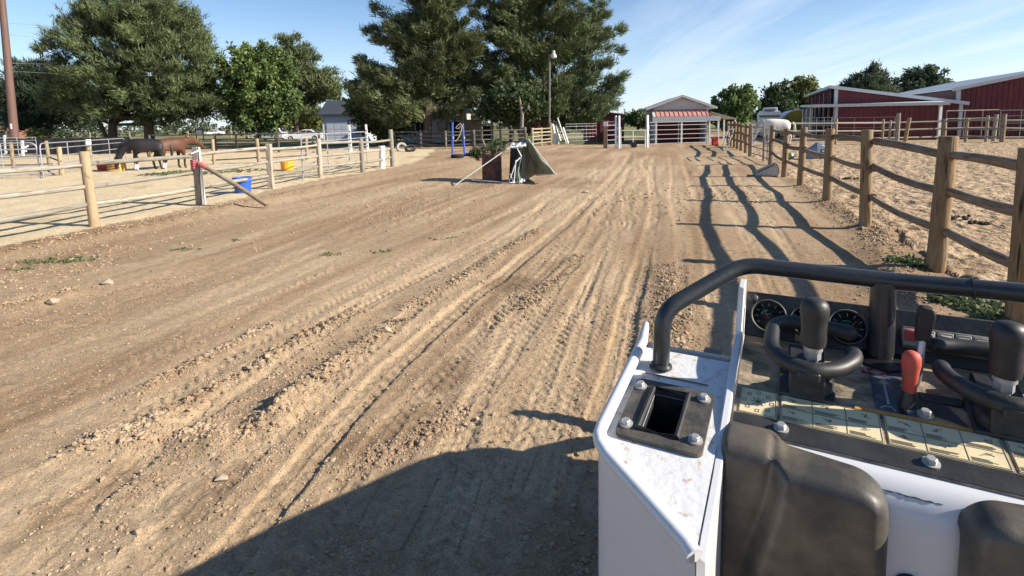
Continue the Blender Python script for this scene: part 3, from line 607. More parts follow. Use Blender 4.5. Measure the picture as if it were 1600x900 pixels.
M_TAN = mat('tan_wall', (0.55, 0.47, 0.36), .8, var=.1, vscale=3); M_BRICK = mat('orange_brick', (0.22, 0.095, 0.055), .9, var=.25, vscale=10)

def ribs(mb, a, b, z0a, z1a, z1b, step, nrm, d=.03, w=.05):
    """upright ribs of sheet cladding on the face a->b whose top runs z1a..z1b"""
    a, b = Vector(a), Vector(b); Ls = (b - a).length; n = int(Ls / step); u = (b - a) / Ls
    for i in range(1, n):
        t = i / n; p = a.lerp(b, t); zt = z1a + (z1b - z1a) * t
        c = p + nrm * d / 2; mb.beam((c.x, c.y, z0a), (c.x, c.y, zt), w, d, up=u.cross(Vector((0, 0, 1))))
def poly_wall(pts, th, nrm): return MB().prism(pts, -Vector(nrm) * th)

def barn_left():
    A = at(1300, 217.5); A.z = 0; dv = Vector((9, 20, 0)).normalized(); du = Vector((20, -9, 0)).normalized(); W, D, zh, zl = 8.15, 20.0, 4.15, 2.6
    t = thing('red_barn', A, 'red metal barn with white trim, single sloping roof and open lean-to', 'barn')
    n = -dv; P = lambda u, v, z: du * u + dv * v + Vector((0, 0, z))
    poly_wall([P(0, 0, 0), P(W, 0, 0), P(W, 0, zl), P(0, 0, zh)], .08, n).build('end_wall', M_RED, t)
    r = MB(); ribs(r, P(0, -.003, 0), P(W, -.003, 0), 0, zh - .05, zl - .05, .3, n, .03, .05); r.build('cladding_rib', M_RED, t)['kind'] = 'stuff'
    poly_wall([P(W, 0.1, 0), P(W, D, 0), P(W, D, zl), P(W, 0.1, zl)], .08, du).build('side_wall', M_RED, t)
    poly_wall([P(0, D, 0), P(W, D, 0), P(W, D, zl), P(0, D, zh)], .08, dv).build('back_wall', M_RED, t)
    fw = MB()
    fw.prism([P(0, 1.9, 2.9), P(0, D - .1, 2.9), P(0, D - .1, zh - .15), P(0, 1.9, zh - .15)], du * .06); fr = MB(); ribs(fw, P(0, 1.9, 0), P(0, D - .1, 0), 2.9, zh - .15, zh - .15, .5, -du, .04, .06); fw.build('front_wall', M_RED, t)
    fl = MB()
    for k in range(6): fl.beam(P(.05, 3 + k * 3.3, 0), P(.05, 3 + k * 3.3, zh - .2), .14, .14)
    fl.build('front_post', M_BOARD, t)['kind'] = 'stuff'
    MB().prism([P(-.35, -.25, zh + .04), P(W + .3, -.25, zl), P(W + .3, D + .3, zl), P(-.35, D + .3, zh + .04)], (0, 0, .07)).build('roof', M_ROOFM, t)
    MB().beam(P(-.35, -.27, zh + .0), P(W + .3, -.27, zl - .04), .06, .24).build('fascia', M_WTRIM, t)
    MB().beam(P(-.37, -.25, zh + .0), P(-.37, D + .3, zh + .0), .06, .22).build('eave_board', M_WTRIM, t)
    for u, z in ((.12, zh), (W - .12, zl)):
        MB().beam(P(u, -.06, 0), P(u, -.06, z - .06), .26, .09).build('corner_trim', M_WTRIM, t)
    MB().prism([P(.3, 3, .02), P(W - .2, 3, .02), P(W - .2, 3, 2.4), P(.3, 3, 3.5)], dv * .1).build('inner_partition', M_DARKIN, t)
    # lean-to in front of the end wall
    zr = 2.62; B0, B1 = -.15, 6.35
    poly_wall([P(B0, -2.2, 0), P(B1, -2.2, 0), P(B1, -2.2, zr - .1), P(B0, -2.2, zr)], .07, n).build('lean_to_wall', M_RED, t)
    r = MB(); ribs(r, P(B0, -2.203, 0), P(B1, -2.203, 0), 0, zr - .05, zr - .15, .3, n, .03, .05); r.build('lean_to_rib', M_RED, t)['kind'] = 'stuff'
    MB().prism([P(-1.75, -2.55, zr + .0), P(B1 + .35, -2.55, zr - .06), P(B1 + .35, -.1, zr + .1), P(-1.75, 6.5, zr + .16)], (0, 0, .09)).build('lean_to_roof', M_ROOFM, t)
    MB().beam(P(-1.75, -2.58, zr + .02), P(B1 + .35, -2.58, zr - .04), .05, .22).build('lean_to_fascia', M_WTRIM, t)
    MB().beam(P(-1.79, -2.55, zr + .02), P(-1.79, 6.5, zr + .18), .05, .2).build('lean_to_eave', M_WTRIM, t)
    for u, v in ((B0 + .05, -2.26), (B1 - .1, -2.26), (-1.55, -.2), (-1.55, 3.0), (-1.55, 6.2)):
        MB().beam(P(u, v, 0), P(u, v, zr - .07), .2, .12).build('post', M_WTRIM, t)
    return du, dv
barn_left()

def barn_right():
    A = at(1496, 221); A.z = 0; A = Vector((A.x + 3.2, A.y + 4.2, 0)); dv = Vector((9, 22, 0)).normalized(); du = Vector((22, -9, 0)).normalized(); W, D, ze, zp = 14.0, 26.0, 3.6, 5.05
    t = thing('red_barn', A, 'larger red metal barn with pale gable roof at the right edge', 'barn'); n = -dv; P = lambda u, v, z: du * u + dv * v + Vector((0, 0, z))
    poly_wall([P(0, 0, 0), P(W, 0, 0), P(W, 0, ze), P(W / 2, 0, zp), P(0, 0, ze)], .08, n).build('end_wall', M_RED, t)
    r = MB(); ribs(r, P(0, -.003, 0), P(W / 2, -.003, 0), 0, ze - .05, zp - .05, .3, n, .03, .05); ribs(r, P(W / 2, -.003, 0), P(W, -.003, 0), 0, zp - .05, ze - .05, .3, n, .03, .05); r.build('cladding_rib', M_RED, t)['kind'] = 'stuff'
    for u, nn in ((0, -du), (W, du)): poly_wall([P(u, .1, 0), P(u, D, 0), P(u, D, ze), P(u, .1, ze)], .08, nn).build('side_wall', M_RED, t)
    poly_wall([P(0, D, 0), P(W, D, 0), P(W, D, ze), P(W / 2, D, zp), P(0, D, ze)], .08, dv).build('back_wall', M_RED, t)
    for s in (0, 1):
        u0, u1 = (-.35, W / 2) if s == 0 else (W + .35, W / 2)
        q = MB().prism([P(u0, -.3, ze + .0), P(u1, -.3, zp + .08), P(u1, D + .3, zp + .08), P(u0, D + .3, ze + .0)], (0, 0, .07))
        for k in range(int(D / .9)):
            q.beam(P(u0, .2 + k * .9, ze + .09), P(u1, .2 + k * .9, zp + .17), .05, .04)
        q.build('roof', M_ROOFM, t)
        MB().beam(P(u0, -.33, ze + .0), P(u1 - (.02 if s == 0 else -.02), -.33, zp + .08), .06, .24).build('fascia', M_WTRIM, t)
    MB().beam(P(.12, -.06, 0), P(.12, -.06, ze - .05), .28, .1).build('corner_trim', M_WTRIM, t)
barn_right()

def middle_shed():
    Y = 40.5; a, b = atY(1022, 224, Y), atY(1106, 224, Y - .6); a.z = b.z = 0; du = (b - a).normalized(); dv = Vector((-du.y, du.x, 0)); W = (b - a).length; D = 7
    t = thing('shed', a, 'small grey gabled shed with faded red awning and open red front', 'shed'); P = lambda u, v, z: du * u + dv * v + Vector((0, 0, z)); ze, zp = 2.75, 3.5
    poly_wall([P(0, .05, 2.1), P(W, .05, 2.1), P(W, .05, ze), P(W / 2, .05, zp - .03), P(0, .05, ze)], .1, -dv).build('gable_wall', mat('gable_board', (.55, .53, .52), .7, var=.06), t)
    MB().box(P(W / 2, .0, ze - .12), (W + .1, .06, .1), rz=math.atan2(du.y, du.x)).build('gable_trim', M_WTRIM, t)
    for u in (.05, W - .05): poly_wall([P(u, .2, 0), P(u, D, 0), P(u, D, ze), P(u, .2, ze)], .1, du * (1 if u > 1 else -1)).build('side_wall', M_GREYW, t)
    poly_wall([P(0, 2.6, 0), P(W, 2.6, 0), P(W, 2.6, 2.4), P(0, 2.6, 2.4)], .1, -dv).build('inner_wall', M_RED2, t)
    for s in (0, 1):
        u0, u1 = (-.65, W / 2) if s == 0 else (W + .55, W / 2); e = -.17
        MB().prism([P(u0, -.35, ze - .17), P(u1, -.35, zp + .02), P(u1, D + .3, zp + .02), P(u0, D + .3, ze - .17)], (0, 0, .11)).build('roof', M_GREYROOF, t)
        MB().beam(P(u0, -.39, ze - .13), P(u1 + (.02 if s else -.02), -.39, zp + .06), .05, .17).build('bargeboard', M_WTRIM, t)
    aw = MB(); aw.prism([P(.05, -.9, 2.02), P(W - .15, -.9, 2.02), P(W - .15, -.02, 2.5), P(.05, -.02, 2.5)], (0, 0, .04)); k = 0
    while k * .33 < W - .3: aw.beam(P(.1 + k * .33, -.9, 2.075), P(.1 + k * .33, -.02, 2.555), .06, .05); k += 1
    aw.build('awning', M_PINK, t); MB().box(P(-.02, -.5, 2.25), (.35, .9, .04), rot=Matrix.Rotation(math.atan2(du.y, du.x), 3, 'Z') @ Matrix.Rotation(radians(28), 3, 'X')).build('awning_end', M_WTRIM, t)
    MB().box(P(W / 2 + .2, -1.0, 1.83), (W + .9, .12, .32), rz=math.atan2(du.y, du.x)).build('front_beam', mat('grey_beam', (.5, .5, .5), .8, var=.15, vscale=3), t)
    MB().box(P(W / 2 + .2, -.55, 2.0), (W + .8, .8, .04), rz=math.atan2(du.y, du.x)).build('porch_ceiling', M_BOARD, t)
    for u in (.02, W * .47, W - .12, W + .5): MB().beam(P(u, -.98, 0), P(u, -.98, 1.68), .12, .12).build('post', M_WTRIM, t)
    # dust-grey roof sheet sloping down on the right
    MB().prism([P(W + .05, -.6, 2.3), P(W + 1.9, -.6, 1.75), P(W + 1.9, 3, 1.75), P(W + .05, 3, 2.3)], (0, 0, .05)).build('side_awning', M_BOARD, t)
    for v in (-.5, 2.8): MB().beam(P(W + 1.8, v, 0), P(W + 1.8, v, 1.75), .1, .1).build('post', M_WTRIM, t)
middle_shed()

def small_red_shed():
    Y = 47; a = atY(921, 215, Y); b = atY(975, 215, Y); a.z = b.z = 0; W = (b - a).length; t = thing('shed', a, 'small red board shed with a low sloping roof half under the pine', 'shed'); zl, zr = 2.95, 2.25
    P = lambda u, v, z: Vector((u, v, z))
    q = poly_wall([P(0, 0, 0), P(W, 0, 0), P(W, 0, zr), P(0, 0, zl - .2)], .08, (0, -1, 0)); q.build('front_wall', M_RED2, t)
    r = MB(); ribs(r, (0, -.003, 0), (W, -.003, 0), 0, zl - .25, zr - .05, .25, Vector((0, -1, 0)), .025, .03); r.build('board_rib', M_RED2, t)['kind'] = 'stuff'
    for u, z in ((0, zl - .2), (W, zr)): poly_wall([P(u, .1, 0), P(u, 4, 0), P(u, 4, z), P(u, .1, z)], .08, (1 if u else -1, 0, 0)).build('side_wall', M_RED2, t)
    MB().prism([P(-.25, -.3, zl - .2), P(W + .3, -.3, zr + .02), P(W + .3, 4.3, zr + .02), P(-.25, 4.3, zl - .2)], (0, 0, .08)).build('roof', mat('brown_roof', (.11, .07, .07), .7), t)
    MB().box((W * .45, -.05, 1.0), (.9, .05, 2.0)).build('door', M_RED, t); MB().tube([(W - .35, 1, 2.2), (W - .35, 1, 3.6)], .02, 6).build('vent_pipe', M_DARKIN, t)
small_red_shed()

def grey_shed():
    Y = 58; a, b = atY(505, 212, Y), atY(566, 212, Y); a.z = b.z = 0; W = (b - a).length
    t = thing('shed', a, 'grey sided shed with dark roof and panelled door beside the evergreen bush', 'shed'); zw, zr = 3.1, 4.55; P = lambda u, v, z: Vector((u, v, z))
    poly_wall([P(0, 0, 0), P(W, 0, 0), P(W, 0, zw), P(0, 0, zw)], .1, (0, -1, 0)).build('front_wall', M_GREYW, t)
    for u in (0, W): poly_wall([P(u, .12, 0), P(u, 6, 0), P(u, 6, zw), P(u, 3, zr), P(u, .12, zw)], .1, (1 if u else -1, 0, 0)).build('side_wall', M_GREYW, t)
    for s in (0, 1):
        v0 = -.35 if s == 0 else 6.35; MB().prism([P(-.4, v0, zw - .1), P(W + .4, v0, zw - .1), P(W + .4, 3, zr + .05), P(-.4, 3, zr + .05)], (0, 0, .1)).build('roof', M_SHING, t)
    MB().box((W / 2, -.38, zw - .1), (W + .8, .06, .16)).build('gutter', M_SHING, t)
    dr = MB().box((2.0, -.03, 1.35), (3.2, .05, 2.6)).build('garage_door', mat('pale_grey_door', (.5, .52, .57), .6), t)
    for i in range(4):
        for j in range(4): MB().box((.8 + i * .8, -.065, .42 + j * .63), (.66, .025, .5)).build('door_panel', mat('door_panel_paint', (.47, .49, .55), .6), dr)
    for u in (.08, W - .1): MB().box((u, -.02, zw / 2), (.12, .1, zw - .05)).build('corner_board', M_WTRIM, t)
grey_shed()

def house():
    Y = 53; a, b = atY(628, 215, Y), atY(728, 215, Y); a.z = b.z = 0; W = (b - a).length
    t = thing('house', a, 'white sided house in shade behind the ragged pine', 'house'); P = lambda u, v, z: Vector((u, v, z)); zw = 2.9
    q = MB(); q.prism([P(0, 0, 0), P(W, 0, 0), P(W, 0, zw), P(0, 0, zw)], (0, .12, 0))
    q.build('front_wall', M_WHITEW, t)
    lap = MB()
    for k in range(14): lap.box((W / 2, -.012, .12 + k * .2), (W - .1, .02, .05))
    lap.build('siding_lap', M_WHITEW, t)['kind'] = 'stuff'
    for u in (0, W): poly_wall([P(u, .14, 0), P(u, 7, 0), P(u, 7, zw), P(u, 3.5, 4.6), P(u, .14, zw)], .1, (1 if u else -1, 0, 0)).build('side_wall', M_BOARD, t)  # side walls darker than the white front: shade put into their colour
    for s in (0, 1):
        v0 = -.5 if s == 0 else 7.5; MB().prism([P(-.5, v0, zw - .12), P(W + .5, v0, zw - .12), P(W + .5, 3.5, 4.7), P(-.5, 3.5, 4.7)], (0, 0, .1)).build('roof', M_GREYROOF, t)
    for u, w, z, h in ((.75, .95, 1.55, 1.0), (1.95, .95, 1.55, 1.0), (4.1, 1.0, 1.5, 1.1)):
        f = MB().box((u, -.04, z), (w + .12, .07, h + .12)).build('window', M_WTRIM, t); MB().box((u, -.08, z), (w, .03, h)).build('pane', M_GLASS, f); MB().box((u, -.1, z), (.05, .02, h)).build('mullion', M_WTRIM, f)
    MB().box((5.35, -.04, 1.0), (.9, .06, 2.0)).build('door', M_DARKIN, t); MB().box((2.9, -1.1, .45), (2.6, .08, .9)).build('porch_skirt', M_GREYW, t)
house()

def carport():
    Y = 49; a, b = atY(722, 222, Y), atY(768, 222, Y); a.z = b.z = 0; W = (b - a).length; t = thing('carport', a, 'open timber carport with pale flat roof right of the white house', 'carport')
    for u, v in ((0, 0), (W * .62, 0), (W, 0), (0, 4), (W, 4)): MB().beam((u, v, 0), (u, v, 2.75), .13, .13).build('post', M_BOARD, t)
    MB().prism([(-.9, -.4, 2.72), (W + .45, -.4, 2.95), (W + .45, 4.4, 2.95), (-.9, 4.4, 2.72)], (0, 0, .1)).build('roof', mat('pale_grey_roof', (.5, .52, .56), .6), t)
    MB().box((W - .35, -.42, 3.02), (1.6, .08, .2)).build('fascia', M_BOARD, t)
    for z in (.7, 1.2, 1.7): MB().box((W * .8, .0, z), (W * .4, .05, .12)).build('rail', M_BOARD, t)
    MB().box((W * .85, 1.2, .8), (W * .32, .1, 1.5)).build('back_panel', M_DARKIN, t); MB().box((W * .3, 3.8, 1.1), (W * .6, .1, 2.2)).build('back_wall', M_TAN, t)
carport()

def brick_house():
    Y = 100; a, b = atY(-18, 205, Y), atY(15, 205, Y); a.z = b.z = 0; W = (b - a).length; t = thing('house', a, 'low orange brick house at the far left edge behind the pole', 'house'); P = lambda u, v, z: Vector((u, v, z))
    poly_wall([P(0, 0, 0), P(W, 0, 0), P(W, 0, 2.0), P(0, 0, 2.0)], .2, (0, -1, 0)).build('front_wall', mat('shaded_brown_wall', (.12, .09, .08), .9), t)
    for u in (0, W): poly_wall([P(u, .21, 0), P(u, 6, 0), P(u, 6, 2), P(u, 3, 3.2), P(u, .21, 2)], .2, (1 if u else -1, 0, 0)).build('side_wall', M_BRICK, t)
    for s in (0, 1):
        v0 = -.4 if s == 0 else 6.4; MB().prism([P(-.4, v0, 1.95), P(W + .4, v0, 1.95), P(W + .4, 3, 3.3), P(-.4, 3, 3.3)], (0, 0, .12)).build('roof', M_BRICK, t)
    f = MB().box((W * .6, -.03, 1.1), (1.3, .07, 1.0)).build('window', M_WTRIM, t); MB().box((W * .6, -.07, 1.1), (1.15, .03, .85)).build('pane', M_GLASS, f)
brick_house()

# ================================================================ FENCES
def wood(name, c, c2, stretch=(9, 9, 1.0)):
    """weathered timber: grain, splits, knots, and each stick a little different"""
    m = mat(name, c, .9, color2=c2, vscale=4, stretch=stretch, bump=.9, bscale=7, spec=.12, c2lo=.40, c2hi=.66, detail=9); t = m.node_tree; b = t.nodes['Principled BSDF']; src = b.inputs['Base Color'].links[0].from_socket
    tc = t.nodes.new('ShaderNodeTexCoord')
    def layer(sc, st, lo, hi, dark, src):
        mp = t.nodes.new('ShaderNodeMapping'); mp.inputs['Scale'].default_value = st; t.links.new(tc.outputs['Object'], mp.inputs[0]); oi = t.nodes.new('ShaderNodeObjectInfo'); t.links.new(oi.outputs['Random'], mp.inputs['Location'])
        n = t.nodes.new('ShaderNodeTexNoise'); n.inputs['Scale'].default_value = sc; n.inputs['Detail'].default_value = 4; t.links.new(mp.outputs[0], n.inputs['Vector'])
        r = t.nodes.new('ShaderNodeMapRange'); r.inputs[1].default_value = lo; r.inputs[2].default_value = hi; t.links.new(n.outputs[0], r.inputs[0])
        x = t.nodes.new('ShaderNodeMix'); x.data_type = 'RGBA'; t.links.new(r.outputs[0], x.inputs[0]); t.links.new(src, x.inputs[6]); x.inputs[7].default_value = (*dark, 1); return x.outputs[2]
    al = (1, 1, .05) if stretch[2] < stretch[0] else (.05, 1, 1)
    src = layer(34, al, .60, .68, tuple(k * .28 for k in c2), src); src = layer(5, (1, 1, 1), .66, .74, tuple(k * .5 for k in c2), src); src = layer(1.6, (1, 1, 1), .50, .72, tuple(.5 * k + .5 * .27 for k in c), src)
    oi = t.nodes.new('ShaderNodeObjectInfo'); r = t.nodes.new('ShaderNodeMapRange'); r.inputs[3].default_value = .74; r.inputs[4].default_value = 1.16; t.links.new(oi.outputs['Random'], r.inputs[0])
    x = t.nodes.new('ShaderNodeMix'); x.data_type = 'RGBA'; x.blend_type = 'MULTIPLY'; x.inputs[0].default_value = 1; t.links.new(src, x.inputs[6]); t.links.new(r.outputs[0], x.inputs[7]); t.links.new(x.outputs[2], b.inputs['Base Color'])
    return m
M_POST_Y = wood('treated_post', (0.36, 0.245, 0.135), (0.235, 0.155, 0.09)); M_RAIL_B = wood('brown_rail', (0.29, 0.215, 0.145), (0.14, 0.105, 0.075), (.9, 9, 9)); M_POST_L = wood('light_post', (0.38, 0.29, 0.18), (.27, .20, .13))
M_RAIL_L = wood('bleached_rail', (0.37, 0.335, 0.265), (0.20, 0.18, 0.145), (.9, 9, 9)); M_POST_G = wood('grey_post', (0.40, 0.345, 0.275), (0.25, 0.21, 0.17)); M_RAIL_D = wood('dark_rail', (0.115, 0.10, 0.09), (0.06, 0.055, 0.05), (.9, 9, 9)); M_POST_D = wood('dark_post', (0.12, 0.105, 0.092), (0.07, 0.06, 0.053))
M_RAIL_Y = wood('yellow_rail', (0.45, 0.38, 0.25), (.30, .25, .16), (.9, 9, 9)); M_PIPE = mat('galvanised_pipe', (0.30, 0.31, 0.33), 0.55, metal=.25, var=.15, vscale=5); M_PIPE_D = mat('rusty_pipe', (0.20, 0.16, 0.14), .7, var=.35, vscale=9)
M_WPAINT = mat('white_paint', (0.76, 0.76, 0.75), .5, var=.06, vscale=6); M_BLACKP = mat('black_paint', (0.02, 0.02, 0.022), .5)

def wood_fence(label, posts, rails, rr, post_m, rail_m, name='wooden_fence', sag=.03, square=(), seed=1, off=0.0, skip=()):
    """posts: (x,y,height,radius,material or None); rails: heights of the rail ends"""
    q = random.Random(seed); p0 = posts[0]; t = thing(name, (p0[0], p0[1], 0), label, 'fence')
    for i, p in enumerate(posts):
        x, y, h, r = p[:4]; m = p[4] if len(p) > 4 and p[4] else post_m; zb = hz(x, y) if math.hypot(x, y) < 45 else 0
        lx, ly = q.uniform(-.028, .028) * h, q.uniform(-.028, .028) * h; mb = MB()
        if i in square: mb.beam((0, 0, -.25), (lx, ly, h), r * 1.8, r * 1.8); o = mb.build('post', m, t, bevel=.012)
        else: mb.tube([(0, 0, -.25), (lx * .4, ly * .4, h * .4), (lx, ly, h - .012), (lx, ly, h)], [r * 1.04, r, r * .97, r * .9], 14, wob=.025); o = mb.build('post', m, t, smooth=True)
        o.location = L(t, (x, y, zb))
    for i in range(len(posts) - 1):
        if i in skip: continue
        a, b = posts[i], posts[i + 1]; za = hz(a[0], a[1]) if math.hypot(a[0], a[1]) < 45 else 0; zb = hz(b[0], b[1]) if math.hypot(b[0], b[1]) < 45 else 0
        d = Vector((b[0] - a[0], b[1] - a[1], 0)).normalized(); nn = Vector((d.y, -d.x, 0)) * off
        for k, z in enumerate(rails):
            A = Vector((a[0], a[1], za + z + q.uniform(-.035, .035))) + nn - d * q.uniform(.06, .14); B = Vector((b[0], b[1], zb + z + q.uniform(-.035, .035))) + nn + d * q.uniform(.06, .14)
            if z > a[2] - .03 or z > b[2] - .03: A.z = min(A.z, za + a[2] - .07); B.z = min(B.z, zb + b[2] - .07)
            s = q.uniform(-.3, 1) * sag; w = q.uniform(-1, 1) * sag * .6; r0 = rr * q.uniform(.85, 1.12); r1 = rr * q.uniform(.8, 1.1); n = 6; pts = []
            for j in range(n + 1):
                f = j / n; p = A.lerp(B, f); p.z -= s * 4 * f * (1 - f); p += Vector((d.y, -d.x, 0)) * w * sin(pi * f); pts.append(Matrix.Rotation(-math.atan2(d.y, d.x), 3, 'Z') @ (p - A))
            mb = MB().tube(pts, [r0 + (r1 - r0) * j / n for j in range(n + 1)], 10, wob=.04); o = mb.build('rail', rail_m, t, smooth=True); o.location = L(t, A); o.rotation_euler = (q.uniform(-2, 2) * 0, 0, math.atan2(d.y, d.x))
    return t
def PX(px, py, h, r=.06, m=None): p = at(px, py); return (p.x, p.y, h, r, m)
q_r = [(3.55, 2.1, 1.57, .088)] + [PX(px, py, h, r) for px, py, h, r in ((1590, 505, 1.55, .088), (1461, 421, 1.60, .096), (1352, 357, 1.57, .086), (1292, 315, 1.56, .09), (1250, 291, 1.55, .085), (1225, 276, 1.5, .085), (1204, 257, 1.55, .095))]
wood_fence('sturdy round post fence with three brown rails right of the lane', q_r, (.50, .96, 1.38), .054, M_POST_Y, M_RAIL_B, sag=.05, seed=3, off=.06)
wood_fence('far stretch of brown post fence between the pipe gate and the small shed', [PX(1172, 244, 1.55, .1), PX(1165, 239, 1.55, .09), PX(1158, 235.5, 1.55, .09), PX(1152, 233, 1.6, .09), PX(1147, 231, 1.6, .09), PX(1142, 229, 1.6, .09), PX(1137, 227, 1.6, .09)], (.5, .95, 1.38), .06, M_POST_Y, M_RAIL_B, seed=4, off=.05)
q_l = [(-9.5, 4.3, 1.32, .085, M_POST_G), (-8.8, 7.4, 1.34, .09, M_POST_L)] + [PX(148, 352, 1.47, .087, M_POST_L), PX(312, 319, 1.42, .075, M_POST_G), PX(424, 294, 1.36, .085, M_POST_G), PX(501, 277, 1.42, .09, M_POST_G), PX(567, 269, 1.36, .09, M_POST_G), PX(614, 260, 1.66, .1, M_RAIL_L)]
LFN = wood_fence('pale three rail fence between the lane and the sandy paddock', q_l, (.42, .81, 1.22), .047, M_POST_G, M_RAIL_L, sag=.05, square=(3, 4), seed=8, off=-.05)
# brace, ribbon and white conduit at the square grey post
bp = at(312, 319); b0 = Vector((bp.x + .1, bp.y - .06, 1.02)); b1 = at(418, 323); b1.z = .03
MB().tube([L(LFN, b0), L(LFN, b0.lerp(b1, .5) + Vector((0, 0, .02))), L(LFN, b1)], [.05, .052, .05], 10).build('brace_pole', M_RAIL_B, LFN, smooth=True)
M_RIB = mat('red_ribbon', (.45, .12, .13), .7, var=.2, vscale=20)
rb = MB(); base = L(LFN, (bp.x, bp.y, 0))
for z in (.90, .96, 1.02, 1.07): rb.lathe([(.118, -.028), (.128, 0), (.118, .028)], 8, base + Vector((.0, 0, z)))
bd = (L(LFN, b1) - L(LFN, b0)).normalized()
for s_ in (.05, .12, .19, .25): rb.lathe([(.056, -.03), (.068, 0), (.056, .03)], 10, L(LFN, b0) + bd * s_, rot=Vector((0, 0, 1)).rotation_difference(bd).to_matrix())
rb.build('ribbon_wrap', M_RIB, LFN)
MB().tube([base + Vector((.17, -.06, 0)), base + Vector((.15, -.06, .7)), base + Vector((.14, -.06, 1.4))], .022, 8).build('white_conduit', M_WPAINT, LFN, smooth=True)
MB().tube([base + Vector((.14, -.07, 1.32)), base + Vector((0, -.14, 1.25)), base + Vector((-.14, -.07, 1.22))], .02, 6).build('white_rope', M_WPAINT, LFN)

wood_fence('light thin post fence across the back of the left paddock', [PX(-60, 268, 1.25, .07), PX(22, 265, 1.35, .08, M_POST_L), PX(78, 262, 1.4, .08, M_POST_L), PX(97, 274, 1.2, .09, M_POST_L), PX(335, 257, 1.3, .08), PX(405, 255, 1.25, .09), PX(480, 250, 1.2, .08, M_POST_L)], (.25, .62), .035, M_POST_L, M_RAIL_D, seed=9, sag=.02, skip=(3,))
wood_fence('black board fence beyond the paddock near the parked cars', [PX(236, 240, 1.4, .08), PX(338, 238, 1.45, .08), PX(370, 238, 1.45, .08), PX(402, 238, 1.45, .08), PX(436, 238, 1.42, .08), PX(500, 236, 1.42, .08)], (.35, .85, 1.36), .06, M_POST_D, M_RAIL_D, seed=10, sag=.02)
wood_fence('weathered rail fence darkened for tree shade in front of the white house', [PX(616, 231, 1.3, .1), PX(657, 231, 1.35, .09), PX(697, 232, 1.35, .07, M_POST_G), PX(741, 231, 1.35, .12), PX(783, 230, 1.35, .12), PX(821, 228, 1.45, .13)], (.28, .62, .95, 1.25), .055, M_POST_D, M_RAIL_D, seed=11, sag=.03)  # dark posts and rails stand in for the shade of the trees
wood_fence('yellowish wooden rail fence in sun left of the white jump poles', [PX(832, 230, 1.4, .09), PX(846, 228.5, 1.4, .07, M_RAIL_Y), PX(861, 227, 1.72, .11, M_POST_Y)], (.25, .5, .78, 1.05, 1.3), .05, M_POST_G, M_RAIL_Y, seed=12, sag=.02)
wood_fence('light rail fence along the far side of the riding arena', [PX(1228, 228, 1.5, .08), PX(1305, 226.5, 1.62, .085, M_POST_L), PX(1378, 224, 1.6, .08), PX(1474, 222, 1.5, .12), PX(1508, 223, 1.5, .085, M_POST_L), PX(1565, 224, 1.72, .12, M_POST_L), PX(1640, 223, 1.6, .1)], (.35, .85, 1.36), .06, M_POST_L, M_RAIL_L, seed=13, sag=.01)
for px, py, h, r, lean, lab in ((1389, 225, 1.5, .07, .02, 'slim light fence post just left of the thick post at the arena edge'), (1401, 226, 1.95, .12, 0, 'thick tall post in front of the lean-to at the arena edge'), (1413, 225, 1.65, .11, .22, 'leaning wooden post right of the thick tall post'),
                               (1540, 222, 1.7, .09, .02, 'upright round post right of the barn corner'), (1552, 221, 1.75, .12, .06, 'thick grey post with two stacked rails left of the last arena post'), (142, 262, 1.4, .12, 0, 'white topped post inside the pipe pen left of the black horse'), (946, 232, 1.75, .14, 0, 'thick brown gate post capped with a white rag left of the white gate')):
    p = at(px, py); t = thing('wooden_post', (p.x, p.y, 0), lab, 'post'); m = M_WPAINT if px == 142 else (M_POST_Y if px in (1413, 946) else M_POST_G)
    MB().tube([(0, 0, -.1), (lean * .5, 0, h * .5), (lean, 0, h)], [r, r * .97, r * .92], 12, wob=.03).build('shaft', m if px != 142 else M_POST_L, t, smooth=True)
    if px in (142, 946): MB().tube([(lean, 0, h - .28), (lean, 0, h + .015)], r * 1.05, 10).build('white_top', M_WPAINT, t, smooth=True)

def pipe_panel(label, p0, p1, h, rails, uprights=1, r=.024, m=None, curve=.22, name='corral_panel', cat='panel', bottom=.08, group=None):
    p0, p1 = Vector(p0), Vector(p1); t = thing(name, p0, label, cat, group); d = p1 - p0; Lh = d.length; d.normalize(); P = lambda s, z: d * s + Vector((0, 0, z)); m = m or M_PIPE
    c = max(curve, .001); arc = [P(c - c * cos(a), h - c + c * sin(a)) for a in [radians(k) for k in (0, 22, 45, 67, 90)]] if curve else [P(0, h)]
    arc2 = [P(Lh - (c - c * cos(a)), h - c + c * sin(a)) for a in [radians(k) for k in (90, 67, 45, 22, 0)]] if curve else [P(Lh, h)]
    MB().tube([P(0, 0)] + arc + arc2 + [P(Lh, 0)], r, 8).build('frame', m, t, smooth=True)
    for k in range(rails): z = bottom + (h - bottom) * k / rails; MB().tube([P(0, z + .1), P(Lh, z + .1)], r * .8, 7).build('rail', m, t, smooth=True)
    for k in range(1, uprights + 1): s = Lh * k / (uprights + 1); MB().tube([P(s, .1), P(s, h)], r * .8, 7).build('upright', m, t, smooth=True)
    return t
GP = 'pipe corral panels'
pipe_panel('curved pipe panel at the left edge of the paddock', at(-110, 287), at(63, 279), 1.42, 4, 2)
pipe_panel('long curved pipe panel leading back towards the black horse', at(68, 279), at(198, 254), 1.38, 4, 3)
pipe_panel('tall curved pipe gate near the two white striped poles', at(474, 281), at(574, 258), 1.55, 4, 2, curve=.25)
pipe_panel('pipe panel behind the left end of the paddock pens', at(-60, 256), at(60, 252), 1.5, 5, 3, curve=0)
pipe_panel('pipe gate standing open in the gap of the right fence', at(1192, 251), at(1174, 245), 1.62, 5, 0, r=.03, m=M_PIPE, curve=0, name='pipe_gate', cat='gate')
